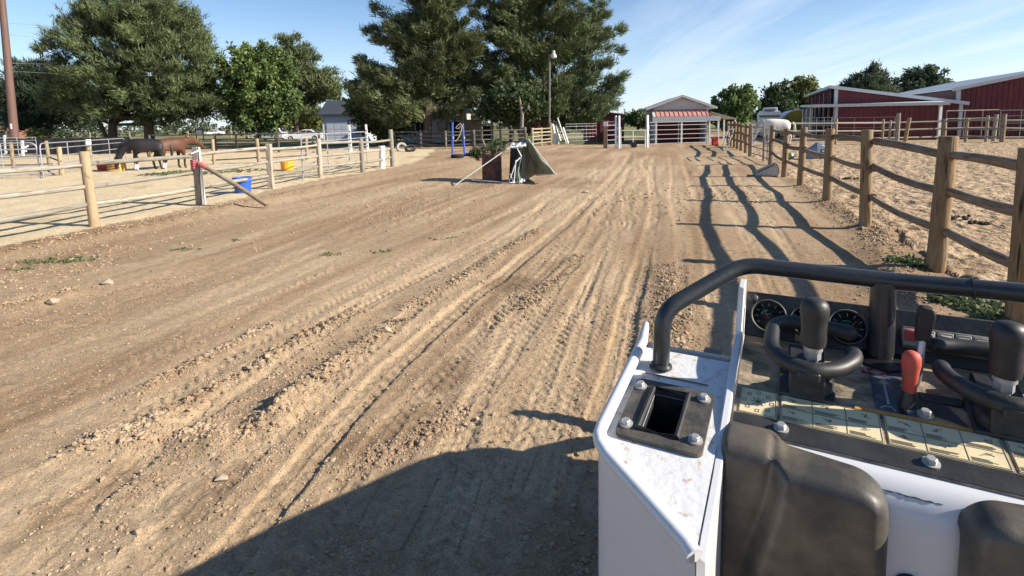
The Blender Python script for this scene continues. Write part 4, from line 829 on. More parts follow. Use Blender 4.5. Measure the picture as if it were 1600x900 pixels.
pipe_panel('low dark pipe panel closing the gap right of the open pipe gate', at(1193, 252), at(1204, 257.5), 1.0, 3, 1, r=.03, m=M_PIPE_D, curve=0)
pipe_panel('long pipe panel between the jump poles and the red shed', at(884, 224), at(932, 222), 1.6, 5, 2, m=M_PIPE, curve=0)
pipe_panel('short pipe panel between the rag topped post and the white gate post', at(948, 231), at(963, 230), 1.75, 5, 0, curve=0)
pipe_panel('wide pipe panel closing the front of the small grey shed', at(1014, 229), at(1104, 226), 1.65, 5, 1, r=.024, curve=0)
pipe_panel('square pipe frame gate standing behind the arena rails near the barn corner', at(1476, 219), at(1560, 217), 2.05, 3, 2, r=.04, m=M_RAIL_L, curve=0, name='pipe_gate', cat='gate')
pipe_panel('pipe panel by the open side of the red lean-to', at(1252, 222), at(1298, 223), 1.75, 5, 3, curve=0)
pipe_panel('pipe panel crossing in front of the red lean-to wall', at(1304, 221), at(1396, 222), 1.7, 4, 2, m=M_PIPE_D, curve=0)
pipe_panel('pipe panel at the far right edge against the large red barn', at(1560, 219), at(1660, 219), 2.0, 4, 2, m=M_PIPE, curve=0)
# white gate posts and the small white gate
for px, py, r, lab in ((962, 232, .06, 'left white gate post of the pair by the red shed'), (967, 232, .075, 'white gate post nearest the open gateway'), (1011, 231, .085, 'white gate post with latch plate in front of the shed')):
    p = at(px, py); t = thing('gate_post', (p.x, p.y, 0), lab, 'post'); MB().tube([(0, 0, -.05), (0, 0, 2.12), (0, 0, 2.14)], [r, r, r * .8], 10).build('shaft', M_WPAINT, t, smooth=True)
    lp = MB(); [lp.box((r + .02, -.03, z), (.06, .08, .18)) for z in (.35, .75, 1.3)]; lp.build('latch_plate', M_WPAINT, t)
pipe_panel('low white wire gate hung between the white gate posts', at(970, 231), at(1008, 230.5), 1.15, 2, 1, r=.03, m=M_WPAINT, curve=0, name='wire_gate', cat='gate')

def mesh_fence():
    a, b = at(-90, 244), at(206, 241); t = thing('mesh_fence', a, 'long black mesh screen on a low fence in front of the broad pine', 'fence'); d = b - a; Lh = d.length; d.normalize(); nr = Vector((d.y, -d.x, 0))
    k = 0; s = 0.0
    while s < Lh - .5:
        e = min(s + 3.0, Lh); w = MB(); n = 6
        for i in range(n):
            f0, f1 = s + (e - s) * i / n, s + (e - s) * (i + 1) / n; o0, o1 = .03 * sin(f0 * 5) * (i != 0), .03 * sin(f1 * 5) * (i != n - 1)
            w.prism([d * f0 + nr * o0 + Vector((0, 0, .05)), d * f1 + nr * o1 + Vector((0, 0, .05)), d * f1 + nr * o1 + Vector((0, 0, 1.3)), d * f0 + nr * o0 + Vector((0, 0, 1.32))], nr * .01)
        w.build('screen_panel', mat('black_mesh', (.028, .028, .032), .8, var=.3, vscale=3), t)
        MB().tube([d * s - nr * .05, d * s - nr * .05 + Vector((0, 0, 1.42))], .035, 7).build('post', M_PIPE, t, smooth=True); s = e
mesh_fence()
for px, h, lab in ((141, 1.5, 'pale bollard post under the left half of the broad pine'), (80, 1.3, 'pale bollard post left of the pine trunks'), (203, 1.6, 'pale post leaning right of the thick pine trunk'), (294, 1.4, 'pale post left of the black sign frame'), (361, 1.5, 'pale post on the grass right of the black sign frame'), (382, 1.5, 'pale post under the left edge of the leafy tree'), (388, 1.4, 'short pale post beside the leafy tree trunk'), (466, 1.5, 'pale post behind the white sedan')):
    p = at(px, 216); MBo = MB().tube([(0, 0, -.1), (.04, 0, h * .6), (.05, 0, h)], [.14, .13, .11], 9, wob=.05); o = MBo.build('wooden_post', M_RAIL_L, None, smooth=True); o.location = (p.x, p.y, 0); tag(o, lab, 'post')
# ================================================================ POLES, WIRES, VEHICLES
def utility_pole():
    Y = 42; a = atY(22, 216, Y); b = atY(3, 0, Y); a.z = 0; d = (b - a) / b.z; t = thing('utility_pole', a, 'tall reddish brown steel pole at the left edge with a white tag', 'pole'); H_ = 15
    MB().tube([d * 0, d * 5, d * 10, d * H_], [.30, .265, .23, .20], 16).build('shaft', mat('rust_brown_steel', (0.125, 0.07, 0.056), .7, var=.18, vscale=2, stretch=(6, 6, .5)), t, smooth=True)
    MB().box(d * 2.3 + Vector((.12, -.34, 0)), (.12, .03, .42)).build('tag_plate', M_WPAINT, t)
    MB().beam(d * 14 + Vector((-1.4, 0, 0)), d * 14 + Vector((1.4, 0, 0)), .12, .14).build('cross_arm', M_BARK, t)
    for i, z in enumerate((6.6, 7.2, 9.4, 10.3)):
        q = atY(-60 - 10 * i, 120 - 30 * i, 36); p0 = a + d * z; p1 = atY(330, 118 - 22 * i, 200); mb = MB(); pts = []
        for k in range(13): f = k / 12; p = p0.lerp(p1, f); p.z -= 1.2 * 4 * f * (1 - f) * .5; pts.append(p - p0)
        o = mb.tube(pts, .012, 5).build('power_cable', mat('cable_grey', (.25, .25, .26), .6), None); o.location = p0
        tag(o, ('lowest', 'second lowest', 'second highest', 'highest')[i] + ' thin cable running right from the brown pole into the broad pine', 'cable', 'cables on the brown pole')
utility_pole()
def lamp_pole():
    Y = 42.0; a = atY(858, 232, Y); a.z = 0; top = atY(858.5, 85, Y); d = (top - a); t = thing('lamp_pole', a, 'grey lamp pole with a white lamp head in front of the dense pine', 'lamp')
    MB().tube([Vector((0, 0, -.1)), d * .5, d], [.11, .10, .085], 10, wob=.02).build('shaft', mat('grey_pole_wood', (.14, .125, .11), .9, var=.2, vscale=3), t, smooth=True)
    MB().tube([d + Vector((0, 0, -.15)), d + Vector((.18, -.05, .02)), d + Vector((.28, -.05, .0))], .04, 8).build('bracket', M_PIPE, t)
    MB().lathe([(.05, .28), (.12, .24), (.13, .0), (.22, -.05), (.24, -.28), (.16, -.36), (.02, -.38)], 12, d + Vector((.32, -.08, .02))).build('lamp_head', mat('lamp_white', (.5, .5, .5), .35), t, smooth=True)
lamp_pole()
def snag():
    Y = 41; P = [atY(x, y, Y) for x, y in ((812, 232), (815, 205), (816, 180), (812, 158), (811, 150))]; P[0].z = -.05; t = thing('dead_tree', P[0], 'bare dead trunk leaning beside the forked fruit tree', 'tree')
    MB().tube([p - P[0] for p in P], [.2, .17, .13, .10, .07], 9, wob=.1).build('trunk', mat('dead_wood', (.22, .19, .165), .95, var=.3, vscale=4), t, smooth=True)
    MB().tube([P[2] - P[0], P[2] - P[0] + Vector((.4, 0, .5)), P[2] - P[0] + Vector((.55, .1, .95))], [.06, .04, .02], 6).build('branch', MATS['dead_wood'], t)
snag()

M_CARW = mat('white_car_paint', (0.72, 0.73, 0.75), .25, spec=.6, coat=.5); M_TYRE = mat('tyre_rubber', (0.028, 0.027, 0.026), .85, var=.3, vscale=12); M_RIM = mat('rim_alloy', (.45, .45, .46), .35, metal=.7); M_LAMPR = mat('tail_lamp', (.35, .02, .02), .3); M_LAMPW = mat('head_lamp', (.8, .8, .8), .15)
def car(label, loc, rz, Lc, W, prof, glass, wheel_r, wx, cat='car'):
    t = thing('parked_car', loc, label, cat, None, rz)
    mb = MB(); n = len(prof); secs = [(-W / 2, .90, .06), (-W / 2 + .10, 1, 0), (W / 2 - .10, 1, 0), (W / 2, .90, .06)]; vs_ = []
    for y, k, lift in secs: vs_ += [(x * (1 if k == 1 else .985), y * (1 if z < .95 else .86), z * (1 if k == 1 else (k if z > .9 else 1)) + 0 * lift) for x, z in prof]
    fs = [tuple(range(n))[::-1], tuple(range(3 * n, 4 * n))] + [(s * n + i, s * n + (i + 1) % n, (s + 1) * n + (i + 1) % n, (s + 1) * n + i) for s in range(3) for i in range(n)]
    mb.add(vs_, fs).build('body', M_CARW, t, bevel=.05, seg=3)
    for g_ in glass:
        for s in (-1, 1): MB().prism([(x, s * (W / 2 * .885 + .012 - (z - .95) * .05), z) for x, z in g_], (0, s * .012, 0)).build('side_window', M_GLASS, t)
    zr = [p for p in prof if p[1] > 1.2]; x0, x1 = min(p[0] for p in zr), max(p[0] for p in zr)
    fr = min(prof, key=lambda p: abs(p[1] - .98) + (0 if p[0] < 0 else 9)); rr_ = min(prof, key=lambda p: abs(p[1] - .98) + (0 if p[0] > 0 else 9))
    for nm, A, B in (('windscreen', fr, min(zr, key=lambda p: p[0])), ('rear_window', rr_, max(zr, key=lambda p: p[0]))):
        a, b = Vector((A[0], 0, A[1])), Vector((B[0], 0, B[1])); MB().prism([a.lerp(b, .1) + Vector((0, -W * .38, .012)), a.lerp(b, .1) + Vector((0, W * .38, .012)), a.lerp(b, .92) + Vector((0, W * .34, .012)), a.lerp(b, .92) + Vector((0, -W * .34, .012))], (-.02 if nm == 'windscreen' else .02, 0, .01)).build(nm, M_GLASS, t)
    for x in wx:
        for s in (-1, 1):
            R = Matrix.Rotation(pi / 2, 3, 'X'); w = thing('wheel', (x, s * (W / 2 - .1), wheel_r), None, None); w.parent = t
            MB().lathe([(wheel_r * .6, -.11), (wheel_r * .95, -.11), (wheel_r, -.07), (wheel_r, .07), (wheel_r * .95, .11), (wheel_r * .6, .11)], 18, (0, 0, 0), R, False).build('tyre', M_TYRE, w, smooth=True)
            MB().lathe([(0.0, -.1), (wheel_r * .3, -.1), (wheel_r * .62, -.07), (wheel_r * .62, .07), (wheel_r * .3, .1), (0.0, .1)], 14, (0, 0, 0), R).build('rim', M_RIM, w)
    x = min(p[0] for p in prof)
    for s in (-1, 1):
        MB().box((x + .05, s * W * .36, .72), (.12, .34, .16)).build('headlight', M_LAMPW, t, bevel=.02); MB().box((-x - .06, s * W * .37, .82), (.12, .2, .2)).build('tail_light', M_LAMPR, t, bevel=.02)
suv = [(-2.3, .3), (-2.32, .75), (-2.2, .93), (-1.25, 1.02), (-.6, 1.6), (-.2, 1.68), (1.7, 1.66), (2.15, 1.05), (2.28, .9), (2.3, .32)]
sedan = [(-2.4, .28), (-2.42, .62), (-2.25, .78), (-1.0, .95), (-.15, 1.38), (.15, 1.45), (1.0, 1.42), (1.75, 1.02), (2.35, .95), (2.42, .7), (2.4, .3)]
p = at(424, 219); car('white parked SUV under the leafy tree', (p.x, p.y, 0), radians(-8), 4.6, 1.85, suv, [[(-1.0, 1.08), (-.55, 1.54), (.05, 1.58), (.05, 1.06)], [(.15, 1.06), (.15, 1.58), (1.5, 1.55), (1.85, 1.1)]], .36, (-1.45, 1.4))
p = at(477, 220); car('white parked sedan behind the pipe gate, right of the SUV', (p.x, p.y, 0), radians(4), 4.8, 1.85, sedan, [[(-.75, .98), (-.1, 1.33), (.4, 1.37), (.4, .97)], [(.5, .97), (.5, 1.37), (1.0, 1.34), (1.5, 1.0)]], .34, (-1.5, 1.45))
p = at(334, 212); car('white parked car far behind the black sign frame', (p.x, p.y, 0), radians(10), 4.8, 1.85, sedan, [[(-.75, .98), (-.1, 1.33), (.4, 1.37), (.4, .97)], [(.5, .97), (.5, 1.37), (1.0, 1.34), (1.5, 1.0)]], .34, (-1.5, 1.45))

def camper():
    Y = 50; c = atY(1202, 186, Y); t = thing('camper', (c.x, c.y, 0), 'white camper trailer with dark window band behind the white horse', 'camper', None, radians(-26)); t.scale = (.88, .88, .92)
    MB().prism([(-1.15, -2.5, .5), (1.15, -2.5, .5), (1.15, -2.5, 2.35), (.95, -2.5, 2.62), (-.95, -2.5, 2.62), (-1.15, -2.5, 2.35)], (0, 5.5, 0)).build('body', M_CARW, t, bevel=.06, seg=3)
    MB().prism([(-.7, -2.35, 2.6), (.75, -2.35, 2.6), (.7, -2.35, 2.95), (-.6, -2.35, 2.95)], (0, 4.2, 0)).build('roof_cap', M_CARW, t, bevel=.05)
    MB().box((0, -2.53, 2.1), (1.9, .06, .22)).build('window', M_GLASS, t, bevel=.02); MB().box((0, -2.53, 2.72), (1.0, .5, .12)).build('roof_window', M_GLASS, t); MB().box((.45, -2.53, 1.5), (.22, .05, .2)).build('vent', M_GLASS, t)
    for s in (-1, 1):
        MB().lathe([(.2, -.1), (.36, -.1), (.38, 0), (.36, .1), (.2, .1)], 16, (s * .98, .6, .38), Matrix.Rotation(pi / 2, 3, 'Y')).build('wheel', M_TYRE, t)
camper()
def yellow_shelter():
    Y = 52; c = atY(1241, 190, Y); t = thing('storage_shelter', (c.x, c.y, 0), 'yellow storage shelter with a rounded white roof left of the barn', 'shelter', None, radians(-20)); w = 1.15; arc = [(w * cos(radians(k)), 0, 1.75 + .75 * sin(radians(k))) for k in range(0, 181, 15)]
    MB().prism([(w - .04, -1.75, 0), (w - .04, -1.75, 1.8)] + [(x * .97, -1.75, z - .05) for x, _, z in arc] + [(-w + .04, -1.75, 1.8), (-w + .04, -1.75, 0)], (0, 3.5, 0)).build('body', mat('yellow_panel', (.50, .38, .05), .6, var=.1, vscale=3), t)
    MB().prism([(x, -1.9, z) for x, _, z in arc] + [(x * .96, -1.9, z - .08) for x, _, z in arc[::-1]], (0, 3.8, 0)).build('roof', M_WPAINT, t, smooth=True)
    MB().box((0, -1.78, .9), (.9, .04, 1.7)).build('door', mat('yellow_door', (.42, .32, .05), .6), t)
yellow_shelter()
def sign_frame():
    p = at(313, 221); t = thing('sign', (p.x, p.y, 0), 'black framed sign board on two legs under the broad pine', 'sign')
    for s in (-.52, .52): MB().beam((s, 0, 0), (s, 0, 1.75), .12, .12).build('leg', M_BLACKP, t)
    MB().box((0, 0, 1.3), (.9, .06, .6)).build('board', mat('sign_grey', (.20, .22, .24), .5), t); MB().box((0, 0, 1.68), (1.25, .1, .12)).build('top_bar', M_BLACKP, t); MB().box((0, 0, .95), (1.0, .1, .08)).build('bottom_bar', M_BLACKP, t)
sign_frame()

# ================================================================ PADDOCK THINGS
def tub(name, label, px, py, r0, r1, h, m, cat='tub'):
    p = at(px, py); t = thing(name, (p.x, p.y, hz(p.x, p.y)), label, cat)
    MB().lathe([(0.0, .01), (r0, 0.0), (r0 * 1.02, .02), (r1, h - .05), (r1 * 1.06, h - .05), (r1 * 1.06, h), (r1 * .96, h), (r0 * .95, .05), (0.0, .05)], 24).build('shell', m, t, smooth=True)
    mb = MB(); mb.lathe([(r1 * 1.0, h * .72), (r1 * 1.035, h * .74), (r1 * 1.035, h * .78), (r1 * 1.0, h * .80)], 24); mb.build('rim_band', m, t, smooth=True)
    MB().tube([(-.06, -r1 * 1.05, h * .86), (-.06, -r1 * 1.12, h * .84), (.06, -r1 * 1.12, h * .84), (.06, -r1 * 1.05, h * .86)], .012, 6).build('handle', m, t)
tub('water_tub', 'blue plastic water tub beside the slanting brace pole', 380, 301, .20, .245, .46, mat('blue_plastic', (0.025, 0.10, 0.42), .45, var=.15, vscale=5))
tub('feed_tub', 'orange yellow plastic tub standing on the paddock sand', 449, 266, .24, .26, .40, mat('yellow_plastic', (0.78, 0.36, 0.03), .45, var=.08, vscale=5))
def jump_blocks():
    p = at(166, 266); t = thing('feed_bin', (p.x, p.y, 0), 'low red bin on the sand in front of the black horse', 'bin'); m = mat('red_plastic', (.42, .02, .03), .5)
    MB().prism([(-.25, -.2, 0), (.25, -.2, 0), (.28, -.24, .36), (-.28, -.24, .36)], (0, .42, 0)).build('shell', m, t, bevel=.02); MB().box((0, -.02, .365), (.62, .5, .03)).build('rim', m, t)
    p = at(183, 267); t = thing('jump_block', (p.x, p.y, 0), 'yellow and brown striped jump block at the head of the black horse', 'block'); m = mat('yellow_block', (.74, .44, .12), .6, var=.1)
    MB().prism([(-.33, -.22, 0), (.33, -.22, 0), (.3, -.22, .42), (.05, -.22, .5), (-.26, -.22, .36)], (0, .42, 0)).build('body', m, t, bevel=.03)
    for k in range(3): MB().beam((-.3, -.232, .08 + .1 * k), (.3, -.232, .17 + .11 * k), .012, .035).build('stripe', mat('brown_stripe', (.12, .06, .03), .7), t)
jump_blocks()
p = at(597, 262.5); t = thing('pipe_stub', (p.x, p.y, 0), 'short white pipe standing inside the end of the left fence', 'pipe'); MB().tube([(0, 0, -.1), (.02, 0, .45), (.03, 0, .92)], .125, 16).build('shaft', M_WPAINT, t, smooth=True); MB().tube([(.03, 0, .85), (.032, 0, .95)], .14, 16).build('cap', M_WPAINT, t, smooth=True)
for px, py, lab in ((549, 238, 'white jump standard with black marks nearer the grey shed'), (575, 235.5, 'white jump standard with black marks in front of the evergreen bush')):
    p = at(px, py); t = thing('jump_standard', (p.x, p.y, 0), lab, 'jump standard', 'white jump standards'); MB().beam((0, 0, 0), (-.06, 0, 1.9), .12, .12).build('upright', M_WPAINT, t)
    for z in (.35, .62, .9, 1.15, 1.45): MB().box((-.03 * z, -.062, z), (.09, .02, .07)).build('mark', M_BLACKP, t)
    MB().box((0, 0, .04), (.6, .5, .06)).build('base', M_WPAINT, t)
for px, py, h, lab in ((10, 243, 1.6, 'white jump standard at the far left beside the pipe pens'), (36, 243, 1.2, 'broken white jump standard right of the brown pole')):
    p = at(px, py); t = thing('jump_standard', (p.x, p.y, 0), lab, 'jump standard', 'white jump standards'); MB().beam((0, 0, 0), (.08, 0, h), .14, .14).build('upright', M_WPAINT, t)
    MB().beam((-.25, 0, .05), (.3, 0, .35), .1, .1).build('foot', M_WPAINT, t); MB().beam((.05, 0, .5), (.4, .1, .75), .1, .12).build('arm', M_WPAINT, t)

# horses ---------------------------------------------------------------
def skin_obj(name, pts, edges, rad, m, parent, sub=2):
    me = bpy.data.meshes.new(name); me.from_pydata(pts, edges, []); me.materials.append(m); o = bpy.data.objects.new(name, me); COL.objects.link(o); o.parent = parent
    sk = o.modifiers.new('skin', 'SKIN'); sk.use_smooth_shade = True
    for i, r in enumerate(rad): me.skin_vertices[0].data[i].radius = r if isinstance(r, tuple) else (r, r)
    me.skin_vertices[0].data[0].use_root = True
    ss = o.modifiers.new('sub', 'SUBSURF'); ss.levels = sub; ss.render_levels = sub; return o
def coat(name, c, sock=None, leg=None, muzzle=None):
    m = bpy.data.materials.new(name); m.use_nodes = True; t = m.node_tree; b = t.nodes['Principled BSDF']; b.inputs['Roughness'].default_value = .55; b.inputs['Specular IOR Level'].default_value = .3
    tc = t.nodes.new('ShaderNodeTexCoord'); s = t.nodes.new('ShaderNodeSeparateXYZ'); t.links.new(tc.outputs['Object'], s.inputs[0]); n = t.nodes.new('ShaderNodeTexNoise'); n.inputs['Scale'].default_value = 4; t.links.new(tc.outputs['Object'], n.inputs['Vector'])
    def mx(f, A, B):
        k = t.nodes.new('ShaderNodeMix'); k.data_type = 'RGBA'; t.links.new(f, k.inputs[0])
        for i, q in ((6, A), (7, B)):
            if isinstance(q, tuple): k.inputs[i].default_value = (*q, 1)
            else: t.links.new(q, k.inputs[i])
        return k.outputs[2]
    def below(z, w=.05):
        k = t.nodes.new('ShaderNodeMapRange'); k.inputs[1].default_value = z + w; k.inputs[2].default_value = z - w; t.links.new(s.outputs[2], k.inputs[0]); return k.outputs[0]
    col = mx(n.outputs[0], tuple(q * .75 for q in c), tuple(min(1, q * 1.3) for q in c))
    if leg: col = mx(below(.55, .2), col, leg)
    if sock: # white socks: only the legs behind the shoulder reach down here except the grazing muzzle
        bx = t.nodes.new('ShaderNodeMapRange'); bx.inputs[1].default_value = .75; bx.inputs[2].default_value = .65; t.links.new(s.outputs[0], bx.inputs[0]); ml = t.nodes.new('ShaderNodeMath'); ml.operation = 'MULTIPLY'; t.links.new(below(.30), ml.inputs[0]); t.links.new(bx.outputs[0], ml.inputs[1]); col = mx(ml.outputs[0], col, sock)
    t.links.new(col, b.inputs['Base Color']); return m
def horse(label, loc, rz, sc, body_m, hair_m, pose):
    t = thing('horse', loc, label, 'horse', None, rz); t.scale = (sc * .92, sc, sc)
    nk = {'graze': [(.88, 0, 1.08), (1.08, 0, .74), (1.2, .02, .44), (1.27, .02, .26), (1.26, .02, .10)], 'low': [(.95, 0, 1.30), (1.25, .03, 1.22), (1.48, .05, 1.12), (1.64, .05, .96), (1.72, .05, .82)]}[pose]
    P = [(-.52, 0, 1.20), (-.80, 0, 1.24), (-.08, 0, 1.14), (.36, 0, 1.16), (.62, 0, 1.22)] + nk; n0 = len(P)
    E_ = [(0, 1), (0, 2), (2, 3), (3, 4), (4, 5), (5, 6), (6, 7), (7, 8), (8, 9)]; R = [(.29, .30), (.19, .19), (.30, .32), (.29, .31), (.20, .25), (.13, .20), (.10, .14), (.095, .12), (.075, .085), (.06, .06)]
    for s, dx in ((-1, .06), (1, -.07)):
        i = len(P); P += [(.46 + dx * .3, s * .15, .86), (.48 + dx, s * .15, .50), (.46 + dx, s * .15, .15), (.50 + dx, s * .15, .04)]; E_ += [(3, i), (i, i + 1), (i + 1, i + 2), (i + 2, i + 3)]; R += [(.12, .13), (.062, .062), (.042, .042), (.058, .058)]
        i = len(P); P += [(-.56 + dx * .4, s * .15, .88), (-.50 + dx, s * .16, .72), (-.74 + dx, s * .15, .48), (-.68 + dx, s * .15, .15), (-.63 + dx, s * .15, .04)]; E_ += [(0, i), (i, i + 1), (i + 1, i + 2), (i + 2, i + 3), (i + 3, i + 4)]; R += [(.17, .19), (.12, .13), (.062, .066), (.042, .042), (.058, .058)]
    skin_obj('body', P, E_, R, body_m, t)
    q = random.Random(3); tl = MB()
    for k in range(14):
        y = q.uniform(-.05, .05); x = q.uniform(-.03, .05); tl.tube([(-.93, y * .4, 1.26), (-1.04 + x * .5, y, 1.10), (-1.06 + x, y * 1.4, .80), (-1.02 + x, y * 1.6, q.uniform(.38, .55))], [.03, .032, .028, .006], 5)
    tl.build('tail', hair_m, t, smooth=True)
    mn = MB()
    A, B = Vector(P[4]) + Vector((0, 0, .2)), Vector(P[7])
    for k in range(22):
        f = k / 21; i = min(int(f * 3), 2); a = Vector(P[4 + i]).lerp(Vector(P[5 + i]), f * 3 - i); axis = (Vector(P[5 + i]) - Vector(P[4 + i])).normalized(); up = Vector((0, 0, 1)) - axis * axis.z; up.normalize(); r = R[4 + i][1] * .93
        st = a + up * r; sd = q.choice((-1, 1)); mn.tube([st - up * .02, st + up * .03 + Vector((0, sd * .05, 0)), st - up * .10 + Vector((.02, sd * (R[4 + i][0] + .03), -.08))], [.022, .024, .006], 5)
    mn.build('mane', hair_m, t, smooth=True)
    hd = (Vector(P[8]) - Vector(P[7])).normalized(); pl = Vector(P[7]); up = Vector((0, 0, 1)) - hd * hd.z; up.normalize(); back = Vector((0, 0, 1)) if pose == 'low' else Vector((.6, 0, .6))
    for s in (-1, 1):
        MB().tube([pl - hd * .02 + Vector((0, s * .06, 0)) + back * .07, pl - hd * .05 + Vector((0, s * .075, 0)) + back * .15, pl - hd * .06 + Vector((0, s * .08, 0)) + back * .23], [.03, .034, .004], 7).build('ear', body_m, t, smooth=True)
    for x, s, dxx in ((.50, -1, .06), (.50, 1, -.07), (-.63, -1, .06), (-.63, 1, -.07)):
        MB().tube([(x + dxx + .02, s * .15, 0), (x + dxx, s * .15, .075)], [.066, .054], 10).build('hoof', mat('hoof_horn', (.10, .085, .07), .6), t, smooth=True)
C_BLK = coat('black_coat', (.016, .014, .015), (.62, .60, .57)); C_CHE = coat('chestnut_coat', (.088, .036, .018), None, (.03, .018, .014)); C_WHI = coat('white_coat', (.62, .59, .54))
M_HAIRB = mat('black_hair', (.014, .012, .012), .6); M_HAIRC = mat('flaxen_hair', (.20, .12, .06), .7); M_HAIRW = mat('cream_hair', (.58, .53, .45), .7)
p = at(232, 266); horse('black horse with white socks grazing behind the left fence', (p.x, p.y, 0), radians(207), 1.0, C_BLK, M_HAIRB, 'graze')
p = at(270, 263.5); horse('chestnut horse with dark legs standing behind the square grey post', (p.x, p.y, 0), radians(60), 1.0, C_CHE, M_HAIRC, 'low')
p = at(1211, 230); horse('white horse seen over the rails in front of the camper', (p.x, p.y, .12), radians(168), 1.12, C_WHI, M_HAIRW, 'graze')

# ================================================================ MIDDLE OF THE YARD
def tyre(name, label, px, py, R, w, rot=None, z=0, standalone=True):
    p = at(px, py); t = thing(name, (p.x, p.y, hz(p.x, p.y) + z), label, 'tyre')
    Rm = rot if rot is not None else Matrix.Identity(3); c = Vector((0, 0, w / 2)) if rot is None else Vector((0, 0, R * .62))
    MB().lathe([(R * .58, -w * .35), (R * .66, -w * .48), (R * .86, -w * .5), (R * .97, -w * .38), (R, -w * .15), (R, w * .15), (R * .97, w * .38), (R * .86, w * .5), (R * .66, w * .48), (R * .58, w * .35), (R * .62, 0), (R * .58, -w * .35)], 26, c, Rm, False).build('carcass', M_TYRE, t, smooth=True)
    tr = MB()
    for k in range(26):
        a = 2 * pi * k / 26; d = Matrix.Rotation(a, 3, 'Z'); tr.box(c + Rm @ (d @ Vector((R * 1.0, 0, 0))), (.03, R * .14, w * .7), rot=Rm @ d)
    o = tr.build('tread', M_TYRE, t); o['kind'] = 'stuff'
    return t
tyre('tyre', 'worn tyre lying flat as the foot of the nearer blue pole', 715, 247, .34, .19); tyre('tyre', 'flat tyre just behind the blue poles on their right', 735, 243, .34, .17)
GT = mat('grey_tyre', (.33, .32, .31), .9, var=.2)
tyre('tyre', 'pale dusty tyre leaning upright at the left end of the dark fence', 628, 235.5, .38, .2, Matrix.Rotation(radians(62), 3, 'X') @ Matrix.Rotation(radians(20), 3, 'Y')).children[0].data.materials[0] = GT
tyre('tyre', 'dark tyre lying half over at the foot of the pale dusty tyre', 641, 236.5, .36, .2, Matrix.Rotation(radians(35), 3, 'X'))
M_BLUE = mat('blue_pole_paint', (.05, .11, .48), .45, var=.1); M_ROPE = mat('rope', (.42, .33, .22), .9, var=.2, vscale=30)
yb = at(707, 245).y
for (x0, y0, x1, y1), Yp, lab in (((707, 243, 707, 192), yb, 'left blue pole standing upright in the flat tyre'), ((726, 241, 723, 194), yb + .5, 'right blue pole leaning slightly beside the second tyre')):
    a, b = atY(x0, y0, Yp), atY(x1, y1, Yp); t = thing('blue_pole', (a.x, a.y, max(a.z, 0)), lab, 'pole', 'blue poles'); d = b - t.location
    MB().tube([(0, 0, 0), d], .055, 12).build('shaft', M_BLUE, t, smooth=True); MB().tube([d, d + Vector((0, 0, .03))], [.058, .05], 12).build('cap', M_BLUE, t); MB().box(d * .55 + Vector((.05, -.05, 0)), (.06, .06, .12)).build('cup_holder', M_WPAINT, t)
a, b = atY(707, 200, yb), atY(723, 198, yb + .5); pts = [atY(x, y, yb + .2) for x, y in ((708, 219), (712, 221), (717, 214), (721, 203), (722, 196), (719, 193), (714, 197), (712, 200), (716, 201), (720, 197))]
o = MB().tube([p - pts[0] for p in pts], .03, 7).build('rope', M_ROPE, None, smooth=True); o.location = pts[0]; tag(o, 'brown rope looped between the two blue poles', 'rope')

def drum():
    p = at(769, 282); t = thing('steel_drum', (p.x, p.y, hz(p.x, p.y) - .01), 'rusty brown steel drum stuffed with cut branches', 'drum'); m = mat('rusty_drum', (.085, .035, .026), .75, color2=(.17, .075, .048), vscale=5, bump=.3, bscale=25); R, h = .315, .86; pr = [(0, .0), (R, 0), (R + .012, .01), (R, .03)]
    for k in range(1, 9):
        z = h * k / 9; pr += [(R, z - .02), (R + (.014 if k in (3, 6) else .004), z), (R, z + .02)]
    pr += [(R, h - .03), (R + .014, h - .012), (R, h), (R - .012, h), (R - .012, .05), (0, .05)]
    MB().lathe(pr, 32).build('shell', m, t, smooth=True)
    return p
dp = drum()
def branches():
    base = Vector((dp.x, dp.y, .78)); t = thing('branch_pile', base, 'heap of green cut branches sticking out of the rusty drum', 'branches'); q = random.Random(8); tw = MB()
    for k in range(16):
        a = q.uniform(0, 2 * pi); r = q.uniform(.2, .62); tw.tube([(.1 * cos(a), .1 * sin(a), -.35), (.2 * cos(a), .2 * sin(a), .05), (r * cos(a), r * sin(a) * .7, q.uniform(.05, .35))], [.018, .015, .006], 5)
    for px0, py0, px1, py1 in ((758, 238, 783, 232), (760, 233, 754, 219), (755, 220, 765, 218), (768, 225, 779, 210), (752, 236, 786, 228)):
        a, b = atY(px0, py0, dp.y), atY(px1, py1, dp.y - .1); tw.tube([a - base, (a + b) / 2 - base + Vector((0, 0, .03)), b - base], [.02, .018, .012], 5)
    tw.build('stick', mat('cut_wood', (.42, .35, .24), .9, var=.3, vscale=8), t)['kind'] = 'stuff'
    ells = [(tuple(base + Vector((-.1, .1, .18))), (.52, .45, .17)), (tuple(base + Vector((.22, .2, .3))), (.28, .35, .2)), (tuple(base + Vector((-.5, .2, .02))), (.28, .35, .10))]
    me, _ = crown_mesh('foliage', ells, 60, .08, 12, 3, .09, .035, M_LEAF_D, 'leaf', 9, base); link('foliage', me, t)
branches()
